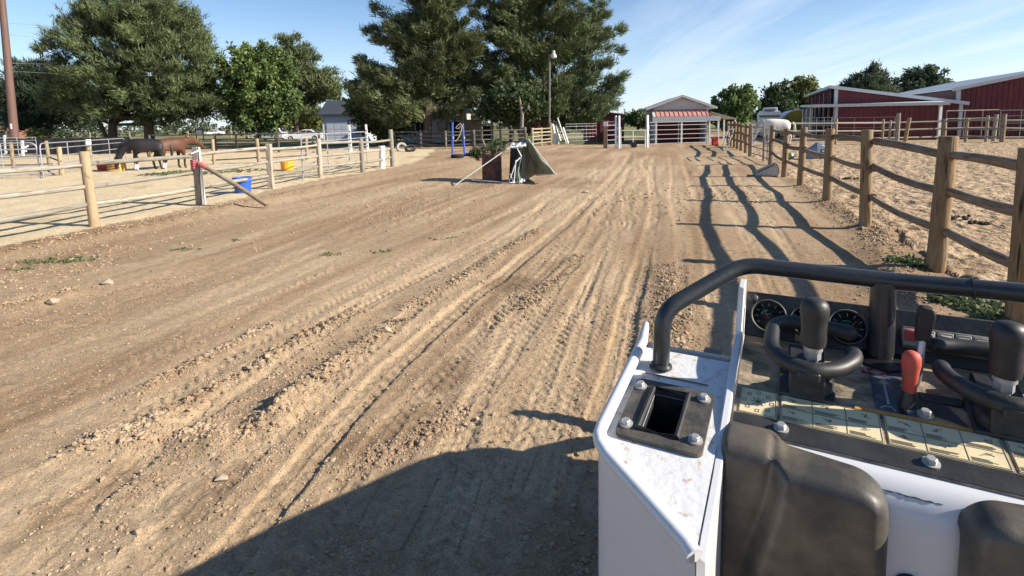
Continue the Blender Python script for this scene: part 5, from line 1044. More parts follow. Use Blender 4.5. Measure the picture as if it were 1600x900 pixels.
def canopy_wreck():
    ap = [(813, 228, 16.4), (816, 220, 16.4), (819, 216, 16.35), (826, 218, 16.2)]; hem = [(804, 258, 16.3), (805, 272, 16.1), (806, 284, 15.9), (810, 287.5, 15.7), (814, 285, 15.85), (819, 283, 16.15), (828, 277, 16.7), (838, 273, 17.15), (846, 273, 16.6), (856, 272.5, 16.0), (867, 271.5, 15.4)]
    t0 = at(822, 283); t = thing('collapsed_canopy', (t0.x, t0.y, 0), 'collapsed grey green canopy tent slumped against the drum on bent white poles', 'canopy'); q = np.random.default_rng(4)
    def interp(P, f):
        k = f * (len(P) - 1); i = min(int(k), len(P) - 2); g_ = k - i; return atY(P[i][0] * (1 - g_) + P[i + 1][0] * g_, P[i][1] * (1 - g_) + P[i + 1][1] * g_, P[i][2] * (1 - g_) + P[i + 1][2] * g_)
    n, mm = 72, 20; V = []; ps = q.uniform(0, 6, 6)
    for i in range(n):
        f = i / (n - 1); A = interp(ap, min(1, f * 1.0)); B = interp(hem, f); B.z = max(B.z, hz(B.x, B.y) + .005) if f > .25 else B.z
        for j in range(mm):
            g_ = j / (mm - 1); p = A.lerp(B, g_); amp = .10 * sin(pi * min(1, g_ * 1.05)) + .012; fold = amp * ((1 - 2 * abs(sin(f * 13 + ps[0] + 1.2 * g_))) * .9 + sin(f * 47 + ps[1] - 3 * g_) * .4 + sin(f * 9 + ps[2] + 2 * g_) * .5)
            nzz = .05 * (vnoise(np.array([f * 22.0 + 3]), np.array([g_ * 7.0]), 5)[0] - .5) + .03 * (vnoise(np.array([f * 50.0]), np.array([g_ * 17.0]), 6)[0] - .5)
            p += Vector((0.02 * sin(9 * g_ + f * 20), -fold + nzz * 2.2 * min(1, g_ * 4), -.10 * sin(pi * g_) * (.6 + .4 * sin(f * 25)))); V.append(tuple(p - t.location))
    Fq = [(i * mm + j, (i + 1) * mm + j, (i + 1) * mm + j + 1, i * mm + j + 1) for i in range(n - 1) for j in range(mm - 1)]
    m = mat('canopy_cloth', (.225, .245, .19), .75, var=.1, vscale=4)
    o = link('cloth', mesh_np('cloth', V, Fq, m, True), t); sol = o.modifiers.new('thick', 'SOLIDIFY'); sol.thickness = .006
    V = []; nI, mI = 30, 16
    for i in range(nI):
        for j in range(mI):
            a, b = i / (nI - 1), j / (mI - 1); p = atY(798 + 20 * a - 3 * b - 6 * a * b, 229 - 3 * a + 56 * b + 4 * a * b, 16.75 - .35 * a - .25 * b); p += Vector((0, -.05 * sin(a * 19 + 3 * b) * (.3 + b), .02 * sin(a * 9))); p.z = max(p.z, .01); V.append(tuple(p - t.location))
    o = link('inner_cloth', mesh_np('inner_cloth', V, [(i * mI + j, (i + 1) * mI + j, (i + 1) * mI + j + 1, i * mI + j + 1) for i in range(nI - 1) for j in range(mI - 1)], mat('shaded_inside', (.022, .026, .022), .7, var=.2), True), t); o.modifiers.new('thick', 'SOLIDIFY').thickness = .006  # near-black colour stands in for the shade inside the canopy
    # white lining crumpled over the top
    V = []; n2, m2 = 18, 8
    for i in range(n2):
        for j in range(m2):
            a, b = i / (n2 - 1), j / (m2 - 1); p = atY(797 + 25 * a, 225 - 3 * a + 8 * b * (1 - .3 * a), 16.35 - .35 * b); p += Vector((0, .03 * sin(a * 17 + b * 5), .03 * sin(a * 11) * cos(b * 7))); V.append(tuple(p - t.location))
    o = link('lining', mesh_np('lining', V, [(i * m2 + j, (i + 1) * m2 + j, (i + 1) * m2 + j + 1, i * m2 + j + 1) for i in range(n2 - 1) for j in range(m2 - 1)], M_WPAINT, True), t); o.modifiers.new('thick', 'SOLIDIFY').thickness = .005
    V = []
    for i in range(10):
        for j in range(5):
            a, b = i / 9, j / 4; p = atY(808 + 12 * a, 281 + 6 * b - 3 * a, 15.9 - .1 * b); p.z = max(p.z, .02) + .02 * sin(a * 12 + b * 4); V.append(tuple(p - t.location))
    o = link('lining', mesh_np('lining', V, [(i * 5 + j, (i + 1) * 5 + j, (i + 1) * 5 + j + 1, i * 5 + j + 1) for i in range(9) for j in range(4)], M_WPAINT, True), t); o.modifiers.new('thick', 'SOLIDIFY').thickness = .005
    M_TP = mat('white_tent_pole', (.62, .62, .60), .45)
    for a, b, r in (((798, 229, 16.1), (712, 291, 15.6), .016), ((737, 281, 16.5), (796, 288.5, 15.8), .017), ((795, 287, 15.8), (806, 253, 15.9), .017), ((806, 253, 15.9), (813, 246, 16.0), .017), ((803, 288, 15.75), (806, 250, 15.8), .017), ((795, 287.5, 15.8), (812, 284, 15.9), .017), ((806, 228, 16.0), (815, 245, 15.9), .018), ((797, 231, 16.0), (816, 230, 15.9), .018), ((800, 228, 16.0), (808, 225, 15.9), .016), ((797, 272, 15.9), (803, 288.5, 15.7), .015), ((838, 274, 16.3), (869, 271.5, 15.6), .017), ((826, 218, 16.15), (867, 271.5, 15.62), .014), ((808, 225, 15.9), (816, 230, 15.9), .016)):
        A, B = atY(*a), atY(*b); A.z = max(A.z, .025); B.z = max(B.z, .025); MB().tube([A - t.location, (A + B) / 2 - t.location, B - t.location], r, 8).build('tent_pole', M_TP, t, smooth=True)
canopy_wreck()

def jump_wing():
    p = at(876, 225.5); t = thing('jump_wing', (p.x, p.y, 0), 'white ladder shaped jump wings leaning by the thick yellow fence post', 'jump wing'); Yw = p.y
    def bm_(x0, y0, x1, y1, w=.11, dy0=0, dy1=.3): a, b = atY(x0, y0, Yw + dy0), atY(x1, y1, Yw + dy1); a.z = max(a.z, .02); MB().beam(a - t.location, b - t.location, w, w * .6).build('bar', M_WPAINT, t)
    bm_(885, 225, 871, 184); bm_(888, 224, 880, 199, .1); bm_(876, 220, 869, 196); bm_(872, 226, 875, 206); bm_(867, 208, 864, 194)
    for k in range(3): bm_(876 + k * 2 - 2, 206 + 6 * k, 884 + k, 205 + 6 * k, .07, .1, .1)
    q = MB(); q.prism([atY(x, y, Yw + .2) - t.location for x, y in ((864, 208), (871, 206), (874, 226), (864, 226))], (0, .12, 0)); q.build('wing_panel', mat('dirty_white_panel', (.55, .55, .56), .6, var=.15), t)
jump_wing()

# ================================================================ RIGHT SIDE THINGS
def feed_box():
    p = at(1275, 249); t = thing('mounting_block', (p.x, p.y, hz(p.x, p.y)), 'blue and grey plastic block with a white emblem behind the fence', 'block', None, radians(-12)); mb = mat('blue_grey_plastic', (.17, .23, .33), .55, var=.1); mw = mat('pale_blue_panel', (.42, .50, .60), .5)
    MB().prism([(-.52, -.25, 0), (.32, -.25, 0), (.32, -.25, .64), (.05, -.25, .66), (-.15, -.25, .5), (-.45, -.25, .3)], (0, .5, 0)).build('body', mb, t, bevel=.03)
    f = MB().box((.12, -.262, .34), (.36, .03, .6)).build('front_panel', mw, t, bevel=.012); MB().box((.16, -.285, .30), (.18, .02, .16)).build('emblem', mat('dark_blue_print', (.02, .04, .12), .5), f); MB().tube([(.02, -.285, .5), (.12, -.285, .56), (.22, -.285, .5)], .02, 6).build('emblem_arc', M_WPAINT, f); MB().box((.16, -.298, .30), (.08, .012, .07)).build('emblem_centre', M_WPAINT, f)
feed_box()
def stump():
    p = at(1199, 275); t = thing('concrete_chunk', (p.x, p.y, hz(p.x, p.y)), 'broken pale half round concrete chunk tipped at the fence foot', 'chunk', None, radians(-25)); m = mat('pale_concrete', (.46, .42, .37), .9, var=.2, vscale=8, bump=.6, bscale=14)
    pts = [(-.36, -.12, 0), (.30, -.12, 0), (.34, -.12, .16), (.30, -.12, .34), (.22, -.12, .37), (-.30, -.12, .10)]
    MB().prism(pts, (0, .55, 0)).build('body', m, t, bevel=.03); MB().prism([(-.34, -.1, .105), (.22, -.1, .385), (.22, .42, .385), (-.34, .42, .105)], (-.01, 0, .03)).build('top_slab', mat('grey_slab', (.25, .22, .19), .9, var=.2, vscale=7), t)
stump()
p = at(1234, 249); t = thing('toy_ball', (p.x, p.y, hz(p.x, p.y) + .12), 'green and white striped ball lying behind the fence', 'ball')
b_ = MB(); b_.lathe([(.0, -.17)] + [(.17 * cos(radians(k)), .17 * sin(radians(k))) for k in range(-75, 90, 15)] + [(0, .17)], 18); b_.build('ball_skin', mat('green_white_rubber', (.10, .20, .06), .6, color2=(.6, .62, .5), vscale=6), t, smooth=True); MB().tube([(.17, -.05, -.02), (.23, -.08, .03), (.25, -.05, .08), (.2, 0, .09)], .018, 6).build('grip', MATS['green_white_rubber'], t)
for px, py, s, lab in ((1326, 281, .14, 'dark manure heap on the arena sand, farther one'), (1492, 345, .13, 'dark manure heap behind the nearest fence rails'), (1535, 352, .08, 'small scattered manure heap right of the nearer one')):
    p = at(px, py); q = random.Random(px); mbh = MB()
    for k in range(16):
        c = Vector((q.gauss(0, s * .7), q.gauss(0, s * .5), q.uniform(.01, s * .45))); r = q.uniform(.02, .04); mbh.lathe([(0, -r), (r * .8, -r * .5), (r, 0), (r * .8, r * .5), (0, r)], 7, c)
    o = mbh.build('manure_heap', mat('manure', (.05, .038, .027), .95), None, smooth=True); o.location = (p.x, p.y, hz(p.x, p.y)); tag(o, lab, 'manure', 'manure heaps')
    o['kind'] = 'stuff'
def fuel_can():
    p = at(1117, 228); t = thing('fuel_can', (p.x, p.y, 0), 'red plastic can beside the posts of the small shed', 'can'); m = mat('red_can', (.45, .025, .03), .45)
    MB().box((0, 0, .27), (.38, .3, .5)).build('body', m, t, bevel=.05, seg=3); MB().tube([(-.12, 0, .5), (-.12, 0, .6), (.08, 0, .6), (.12, 0, .5)], .03, 7).build('handle', m, t, smooth=True); MB().tube([(.14, 0, .5), (.18, 0, .62)], .035, 8).build('spout', m, t)
fuel_can()
p = at(1136, 238); t = thing('metal_frame', (p.x, p.y, 0), 'bent grey metal frame leaning on the far fence posts', 'frame')
for k, (a, b) in enumerate((((-.1, 0, 0), (.45, .3, 1.25)), ((-.25, 0, .25), (.15, .3, 1.2)), ((-.25, 0, .25), (-.1, 0, 0)), ((.15, .3, 1.2), (.45, .3, 1.25)), ((-.12, .1, .5), (.08, .1, .42)), ((0, .2, .85), (.28, .2, .8)))): MB().tube([a, b], .035, 7).build('bar', M_PIPE, t, smooth=True)
p = at(986, 231); t = thing('bucket', (p.x, p.y, 0), 'dark bucket tipped over under the white wire gate', 'bucket'); MB().lathe([(0, 0), (.16, 0), (.2, .34), (.19, .34), (.15, .03), (0, .03)], 16, (0, 0, .18), Matrix.Rotation(radians(80), 3, 'Y')).build('shell', mat('dark_bucket', (.05, .05, .05), .6), t, smooth=True); MB().tube([(.32, -.18, .2), (.42, -.1, .1), (.42, .1, .1), (.32, .18, .2)], .01, 5).build('handle', M_PIPE, t)
# ================================================================ THE LOADER WE STAND ON
YAW = radians(28); OX, OY = .16, 1.6
LU = Vector((cos(YAW), -sin(YAW), 0)); LV = Vector((sin(YAW), cos(YAW), 0))
LD = thing('mini_loader', LU * OX + LV * OY, 'white stand-on mini loader with black control console seen from its operator stand', 'loader', None, -YAW)
def lp(mb, name, m, parent=None, **k):
    o = mb.build(name, m, parent or LD, **k)
    if parent is None: o.location = (-OX, -OY, 0)
    return o
M_LW = mat('loader_white', (.62, .62, .63), .38, spec=.5, coat=.25, bump=.12, bscale=7, color2=(.50, .45, .38), vscale=3.5, c2lo=.54, c2hi=.80, detail=11)
M_LWD = mat('loader_white_dusty', (.64, .64, .64), .5, color2=(.42, .33, .22), vscale=55, c2lo=.56, c2hi=.68, bump=.2, bscale=60, detail=8)
M_SOCK = mat('socket_plate_black', (.045, .043, .040), .6, color2=(.13, .11, .085), vscale=25, c2lo=.45, c2hi=.72, bump=.15, bscale=120)
M_BLK = mat('black_powder_coat', (.020, .021, .023), .42, color2=(.050, .047, .043), vscale=14, c2lo=.4, c2hi=.75, bump=.06, bscale=160)
M_BAR = mat('handlebar_black', (.024, .027, .030), .30, spec=.55, color2=(.038, .039, .041), vscale=18, c2lo=.45, c2hi=.8, bump=.08, bscale=90)
M_DUSTB = mat('dusty_black_plate', (.045, .042, .038), .8, color2=(.40, .31, .21), vscale=15, c2lo=.33, c2hi=.58, bump=.3, bscale=80, stretch=(1, 1.8, 1), detail=9)
M_TANS = mat('dust_film', (.36, .27, .175), .85, color2=(.24, .185, .13), vscale=18)
M_RUB = mat('black_rubber', (.016, .016, .017), .5, color2=(.034, .032, .030), vscale=20, bump=.03, bscale=220)
M_PAD = mat('dusty_rubber_pad', (.044, .041, .037), .5, color2=(.17, .14, .10), vscale=7, c2lo=.42, c2hi=.72, bump=.06, bscale=260, detail=10)
M_ZINC = mat('zinc_bolt', (.46, .455, .44), .5, metal=.6, var=.12, vscale=60); M_STEEL = mat('lever_steel', (.50, .50, .51), .35, metal=.8, var=.1, vscale=40)
M_CREAM = mat('cream_decal', (.68, .57, .345), .65, color2=(.50, .385, .235), vscale=12, c2lo=.52, c2hi=.75); M_INK = mat('decal_ink', (.19, .16, .11), .7); M_ORANGE = mat('orange_decal', (.52, .25, .06), .65, var=.2, vscale=20)
M_REDG = mat('red_grip', (.55, .075, .045), .6, color2=(.40, .085, .055), vscale=40); M_SWG = mat('switch_grey', (.30, .28, .25), .6, color2=(.42, .38, .32), vscale=30); M_SWR = mat('switch_red', (.50, .06, .07), .5)
M_DIAL = mat('dial_black', (.012, .012, .013), .35); M_LENS = mat('dial_glass', (.016, .016, .016), .4, spec=.15, color2=(.12, .10, .08), vscale=22, c2lo=.42, c2hi=.75); M_GREEN = mat('dial_green', (.06, .20, .14), .5); M_DWHITE = mat('dial_white', (.30, .29, .26), .6); M_NAVY = mat('navy_decal', (.035, .05, .085), .5, color2=(.12, .11, .10), vscale=30)
UC = .16
def mir(u): return 2 * UC - u
dk = tan(radians(9))
def dw(v): return 1.33 + dk * (v - .85)

# left and right side boxes ------------------------------------------------
SK = .89
def sbx(X, u, v, w): return (X(SK * u), SK * v, 1.85 - SK * (1.85 - w))
for side in (0, 1):
    X = (lambda u: u) if side == 0 else mir
    S = lambda u, v, h=0.0: sbx(X, u, v, dw(v) + h)
    mb = MB()
    for poly in ([(-.26, 1.08), (-.26, .772), (-.205, .731), (-.205, .83), (-.205, .935), (-.205, 1.08)], [(-.205, .83), (-.205, .731), (-.15, .690), (-.15, .83)], [(-.205, 1.08), (-.205, .935), (-.15, .935), (-.15, 1.08)], [(-.15, 1.08), (-.15, .935), (-.15, .83), (-.15, .69), (-.088, .644), (-.085, 1.08)]):
        mb.add([S(u, v) for u, v in poly], [tuple(range(len(poly)))])
    lp(mb, 'side_deck', M_LWD)
    path = [(-.262, 1.098, .045), (-.262, 1.07, .018), (-.263, .93, .016), (-.264, .80, .015), (-.262, .780, .015), (-.254, .765, .014), (-.236, .748, .012), (-.16, .692, .010), (-.10, .648, .008), (-.088, .636, .006)]
    lp(MB().tube([S(*p) for p in path], [.006] + [.0095] * 8 + [.011], 10), 'edge_lip', M_LW, smooth=True)
    wl = MB(); outl = [(-.262, 1.10), (-.264, .80), (-.262, .778), (-.254, .763), (-.236, .746), (-.088, .636), (-.082, .60)]
    vs_ = [S(u, v, .012) for u, v in outl] + [(X(SK * u), SK * v, .46) for u, v in outl]; n = len(outl)
    wl.add(vs_, [(i, i + 1, n + i + 1, n + i) for i in range(n - 1)]); wl.add([S(-.262, 1.10), S(-.085, 1.10), (X(-.0757), .979, .46), (X(-.233), .979, .46)], [(0, 1, 2, 3)])
    o = lp(wl, 'side_wall', M_LW, smooth=True)
    # socket plate with its slot
    pl = MB(); R9 = Matrix.Rotation(radians(9), 3, 'X')
    def rring(a, b, c, e, r): return [(cx + r * cos(radians(g_)), cy + r * sin(radians(g_))) for cx, cy, g0 in ((b - r, e - r, 0), (a + r, e - r, 90), (a + r, c + r, 180), (b - r, c + r, 270)) for g_ in (g0 + 9, g0 + 27, g0 + 45, g0 + 63, g0 + 81)]
    ro, ri = rring(-.244, -.104, .805, .962, .012), rring(-.2065, -.1485, .8285, .9365, .003); k = len(ro)
    pl.add([S(u, v, .008) for u, v in ro] + [S(u, v, .008) for u, v in ri] + [S(u, v, .001) for u, v in ro], [(i, (i + 1) % k, k + (i + 1) % k, k + i) for i in range(k)] + [(i, (i + 1) % k, 2 * k + (i + 1) % k, 2 * k + i) for i in range(k)])
    sp = lp(pl, 'socket_plate', M_SOCK)
    rm = MB(); q = [(-.209, .826), (-.146, .826), (-.146, .939), (-.209, .939)]
    rm.tube([S(u, v, .010) for u, v in q], .005, 8, closed=True); rm.add([S(u, v, .009) for u, v in ((-.206, .829), (-.149, .829), (-.149, .936), (-.206, .936))] + [S(u, v, -.14) for u, v in ((-.204, .831), (-.151, .831), (-.151, .934), (-.204, .934))], [(0, 1, 5, 4), (1, 2, 6, 5), (2, 3, 7, 6), (3, 0, 4, 7), (4, 5, 6, 7)])
    lp(rm, 'slot_liner', M_RUB, sp, smooth=True)
    for u, v in ((-.232, .938), (-.120, .940), (-.230, .832), (-.118, .834)):
        b = MB(); c = S(u, v, -.001); b.lathe([(0.0, .010), (.0102, .0082), (.0102, .0106), (.008, .011), (.007, .0113)], 16, c, R9); b.lathe([(.0067, .011), (.0067, .0155), (.0054, .017), (0, .017)], 6, c, R9); lp(b, 'bolt', M_ZINC, sp, smooth=True)
    gr = MB(); gr.tube([S(-.236, .985, .002), S(-.237, .99, .002), S(-.12, .99, .002)], .0012, 6); lp(gr, 'deck_seam', mat('rust_stain', (.20, .11, .05), .9), None)
    # cheek plate between the side box and the console
    cp = [(.575, 1.10), (.575, 1.352), (.60, 1.362), (.70, 1.372), (.80, 1.400), (.90, 1.425), (.98, 1.444), (1.015, 1.452), (1.03, 1.48), (1.058, 1.53), (1.10, 1.535), (1.10, 1.10)]
    lp(MB().prism([(X(-.078), v, w) for v, w in cp], (.0115 if side == 0 else -.0115, 0, 0)), 'cheek_plate', M_LW, bevel=.002)
    lp(MB().box((X(-.115), 1.0, 1.402), (.03, .03, .03)), 'deck_catch', M_BLK)
    # rubber track and wheels
    oval = [(1.1, .0), (2.25, .0), (2.42, .08), (2.46, .2), (2.40, .33), (2.25, .40), (1.1, .40), (.95, .33), (.89, .2), (.93, .08)]
    tk = lp(MB().prism([(X(-.255), v, w) for v, w in oval], (.19 if side == 0 else -.19, 0, 0)), 'rubber_track', M_RUB, bevel=.02)
    lg = MB()
    for k in range(12): lg.box((X(-.16), 1.12 + .1 * k, .405), (.19, .035, .03)); lg.box((X(-.16), 1.12 + .1 * k, .012), (.188, .035, .02))
    lp(lg, 'track_lug', M_RUB, tk)['kind'] = 'stuff'
    for v in (1.12, 1.5, 1.88, 2.25): lp(MB().lathe([(.0, -.1), (.06, -.1), (.13, -.098), (.13, .098), (.06, .1), (0, .1)], 18, (X(-.16), v, .2), Matrix.Rotation(pi / 2, 3, 'Y')), 'track_wheel', M_BLK, tk, smooth=True)
    # lift arm
    lp(MB().tube([(X(-.02), 1.5, .95), (X(-.03), 2.3, .82), (X(-.03), 2.8, .66), (X(-.03), 3.12, .42)], [.045, .05, .05, .045], 8), 'lift_arm', M_LW, smooth=True)

# hood, chassis, attachment plate, operator platform ---------------------------
hood = [(1.11, .42), (1.11, 1.33), (1.2, 1.355), (2.0, 1.17), (2.55, 1.0), (2.70, .93), (2.78, .80), (2.8, .42)]
hd = lp(MB().prism([(-.07, v, w) for v, w in hood], (.46, 0, 0)), 'hood', M_LW, bevel=.03, seg=3)
for k in range(6): lp(MB().box((.16, 2.8, .5 + .045 * k), (.3, .02, .02)), 'grille_bar', M_BLK, hd)
lp(MB().box((.16, 1.75, .34), (.26, 2.3, .3)), 'chassis', M_BLK, bevel=.02)
aw = lp(MB().box((.16, 3.16, .46), (.62, .06, .42)), 'attachment_plate', M_BLK, bevel=.01); lp(MB().prism([(-.14, 3.12, .60), (-.14, 3.20, .60), (-.14, 3.20, .80), (-.14, 3.15, .80)], (.12, 0, 0)), 'attachment_hook', M_BLK, aw)
lp(MB().box((.16, .44, .27), (.56, .44, .05)), 'operator_platform', M_BLK, bevel=.01); lp(MB().box((.16, .70, .30), (.5, .06, .5)), 'platform_bracket', M_BLK)

# rear panel ---------------------------------------------------------------
RP = [(.815, 1.3905), (.80, 1.3865), (.791, 1.3858), (.781, 1.382), (.772, 1.3745), (.764, 1.363), (.758, 1.345), (.755, 1.32), (.755, .40)]
mb = MB(); n = len(RP); u0, u1 = -.066, .386
mb.add([(u0, v, w) for v, w in RP] + [(u1, v, w) for v, w in RP], [(i, i + 1, n + i + 1, n + i) for i in range(n - 1)])
rp = lp(mb, 'rear_panel', M_LW, smooth=True)
sc = MB(); q = random.Random(2); x = .106; pts = []
while x < .185: pts.append((x, .7705 + q.uniform(-.0006, .0006), 1.3729 - .01 * (x - .106) + q.uniform(-.0005, .0005))); x += .004
sc.tube(pts, [q.choice((.00008, .0003, .0006, .0009)) for _ in pts], 5); o = lp(sc, 'scratch', mat('bare_scratch', (.05, .045, .04), .8), rp); o.location = (0, -.0005 - .006 * 0, 0)
for u in (.152, .40 - .0):
    if u < .38: lp(MB().lathe([(.0, .014), (.012, .012), (.0165, .005), (.017, 0)], 16, (u, .7545, 1.262), Matrix.Rotation(pi / 2, 3, 'X')), 'button_bolt', M_BLK, rp, smooth=True)

# thigh pads -----------------------------------------------------------------
def sstep(x): x = min(1, max(0, x)); return x * x * (3 - 2 * x)
def rnd(x): x = min(1, max(0, x)); return sqrt(max(0, 1 - (1 - x) ** 2))
def pad_profile(pv, pw, vf, wt, r=.017):
    """back edge on the panel -> flat top -> rounded front edge -> upright face"""
    r = min(r, max(.002, (pv - vf) * .6)); up = [(pv, pw - .012), (pv - .001, pw + (wt - pw) * .55), (pv - .005, wt)]
    top = [(pv - .005 - (pv - .005 - vf - r) * k / 10, wt + .0012 * sin(pi * k / 10)) for k in range(1, 11)]
    arc = [(vf + r - r * sin(radians(a)), wt - r + r * cos(radians(a))) for a in range(9, 91, 9)]
    face = [(vf - .004 * sin(pi * k / 34), wt - r - (wt - r - .80) * (k / 34) ** 1.25) for k in range(1, 35)]
    return up + top + arc + face
for side in (0, 1):
    X = (lambda u: u) if side == 0 else mir
    V = []; US = np.concatenate([np.linspace(-.0715, -.058, 14), np.linspace(-.056, .084, 60), np.linspace(.086, .1255, 34)])
    for u in US:
        c1, c2 = rnd((.126 - u) / .022), rnd((.126 - u) / .040); e = rnd((u + .072) / .011)
        pv = .793 - .16 * max(0, u + .01); pv = min(pv, .760 + .03 * c1); cu = pad_profile(pv, 1.384 - .035 * (1 - c2), .757 - .044 * c1, 1.352 + .042 * c2)
        wi = pad_profile(.808, 1.390, .757 - .024 * e, 1.388 + .012 * e)
        for i, (p, q) in enumerate(zip(wi, cu)):
            down = max(0, 1.39 - p[1]) / .2; uc = -.012 - .036 * sstep(down); t = sstep((u - uc) / .026); g_ = .0035 * math.exp(-((u - uc - .006) / .006) ** 2) * (i > 3)
            V.append((X(u), p[0] * (1 - t) + q[0] * t + (g_ if i > 16 else 0), p[1] * (1 - t) + q[1] * t - (g_ if i <= 16 else 0)))
    nu, ns = len(US), len(V) // len(US); Fq = [(i * ns + j, (i + 1) * ns + j, (i + 1) * ns + j + 1, i * ns + j + 1) for i in range(nu - 1) for j in range(ns - 1)]
    if side == 1: Fq = [f[::-1] for f in Fq]
    o = link('thigh_pad', mesh_np('thigh_pad', V, Fq, M_PAD, True), LD); o.location = (-OX, -OY, 0)

# console plate -------------------------------------------------------------
TA = math.atan2(.05, .248); ce, se = cos(TA), sin(TA); RC = Matrix.Rotation(TA, 3, 'X')
def cs(u, s, h=0.0): return Vector((u, .80 + s * ce - h * se, 1.39 + s * se + h * ce))
def sv(v): return (v - .80) / ce
def cbox(mb, u0, u1, s0, s1, h0, h1): return mb.box(cs((u0 + u1) / 2, (s0 + s1) / 2, (h0 + h1) / 2), (u1 - u0, s1 - s0, h1 - h0), rot=RC)
con = lp(cbox(MB(), -.064, .384, .0, .256, -.006, .0), 'console_plate', M_DUSTB, bevel=.001)
lp(cbox(MB(), -.063, .383, .001, .037, .0003, .0012), 'front_edge_band', M_BLK, con)
lp(cbox(MB(), -.063, .150, .222, .252, .0002, .0013), 'dust_strip', M_TANS, con); lp(cbox(MB(), .150, .383, .226, .252, .0002, .0013), 'dust_strip', M_TANS, con)
lp(cbox(MB(), .128, .178, .105, .215, .0003, .0014), 'lever_decal', M_NAVY, con)
ar = MB(); cbox(ar, .143, .1465, .125, .175, .0014, .0022); ar.prism([cs(.138, .175, .0015), cs(.1515, .175, .0015), cs(.145, .19, .0015)], Vector((0, 0, .0008))); ar.tube([cs(.134, .115, .0018), cs(.14, .12, .0018), cs(.148, .12, .0018), cs(.152, .112, .0018)], .0009, 5); lp(ar, 'decal_arrow', M_DWHITE, con)
lp(cbox(MB(), .118, .150, .196, .214, .0014, .0026), 'warning_decal', mat('maroon_decal', (.16, .03, .035), .6, color2=(.4, .3, .28), vscale=60), con)
# instruction decals: three cream panels with frames, pictograms and lines of tiny print
def decal(u0, u1, kind):
    d = lp(cbox(MB(), u0, u1, .040, .100, .0003, .0013), 'instruction_decal', M_CREAM, con); k = MB(); ink = lambda a, b, c, e: cbox(k, a, b, c, e, .0014, .0019)
    t_ = .0007
    for a, b, c, e in ((u0 + .001, u1 - .001, .041, .041 + t_), (u0 + .001, u1 - .001, .0985, .0985 + t_), (u0 + .001, u0 + .001 + t_, .0418, .0984), (u1 - .0017, u1 - .0017 + t_, .0418, .0984)): ink(a, b, c, e)
    q = random.Random(int(u0 * 1000) + 7)
    if kind == 0:
        c = ((u0 + u1) / 2, .070)
        for i in range(8):
            a = i * pi / 4; x, y = c[0] + .0195 * cos(a), c[1] + .021 * sin(a)
            for dx, dy, l1, l2 in ((0, .003, .005, .0007), (0, -.003, .005, .0007), (-.0025, 0, .0007, .006), (.0025, 0, .0007, .006)): ink(x + dx - l1 / 2, x + dx + l1 / 2, y + dy - l2 / 2, y + dy + l2 / 2)
            p0, p1 = cs(c[0] + .003 * cos(a), c[1] + .003 * sin(a), .0016), cs(c[0] + .011 * cos(a), c[1] + .011 * sin(a), .0016); k.tube([p0, p1], .0006, 4)
        k.lathe([(.003, -.0003), (.003, .0003), (.002, .0003), (.002, -.0003)], 12, cs(c[0], c[1], .0017), RC)
    else:
        cols = 3; wd = (u1 - u0) / cols
        for i in range(1, cols): ink(u0 + wd * i, u0 + wd * i + t_, .042, .098)
        ink(u0 + .002, u1 - .002, .0685, .0685 + t_)
        for i in range(cols):
            for r_ in range(2):
                x0, y0 = u0 + wd * i + .003, .044 + .027 * r_
                for L_ in range(4): ink(x0, x0 + q.uniform(.45, .9) * (wd - .006), y0 + .0018 * L_, y0 + .0018 * L_ + .0005)
                # a little pictogram: bent arm, dot and arrow
                cx, cy = x0 + wd * q.uniform(.3, .55), y0 + .0165; pts = [cs(cx + q.uniform(-.009, .009), cy + q.uniform(-.0045, .0045), .0016) for _ in range(4)]; k.tube(pts, .0005, 4)
                k.prism([cs(cx - .0018, cy - .0012, .0014), cs(cx + .003, cy - .001, .0014), cs(cx + .0006, cy + .0028, .0014)], Vector((0, 0, .0005)))
    lp(k, 'decal_print', M_INK, d)['kind'] = 'stuff'
decal(-.057, -.004, 0); decal(.001, .130, 1); decal(.135, .265, 1); decal(.270, .377, 1)
lp(cbox(MB(), .10, .30, .1005, .108, .0003, .0015), 'orange_band', M_ORANGE, con)
for u, s in ((.003, .022), (.178, .021), (.345, .021), (.046, .113), (.188, .118)):
    b = MB(); b.lathe([(0, .0006), (.0102, .0008), (.0102, .003), (.008, .0034)], 16, cs(u, s), RC); b.lathe([(.0070, .0032), (.0070, .0085), (.0056, .010), (0, .010)], 6, cs(u, s), RC); lp(b, 'bolt', M_ZINC, con, smooth=True)
lp(MB().prism([cs(.168, .13, .0012), cs(.235, .108, .0012), cs(.205, .17, .0012), cs(.172, .165, .0012)], Vector((0, 0, .002))), 'lever_gate_plate', M_BLK, con)
lp(cbox(MB(), .186, .238, .150, .166, .0, .006), 'latch_block', M_RUB, con, bevel=.002)
lp(cbox(MB(), .156, .1665, .11, .195, .0012, .0018), 'lever_slot', M_DIAL, con)

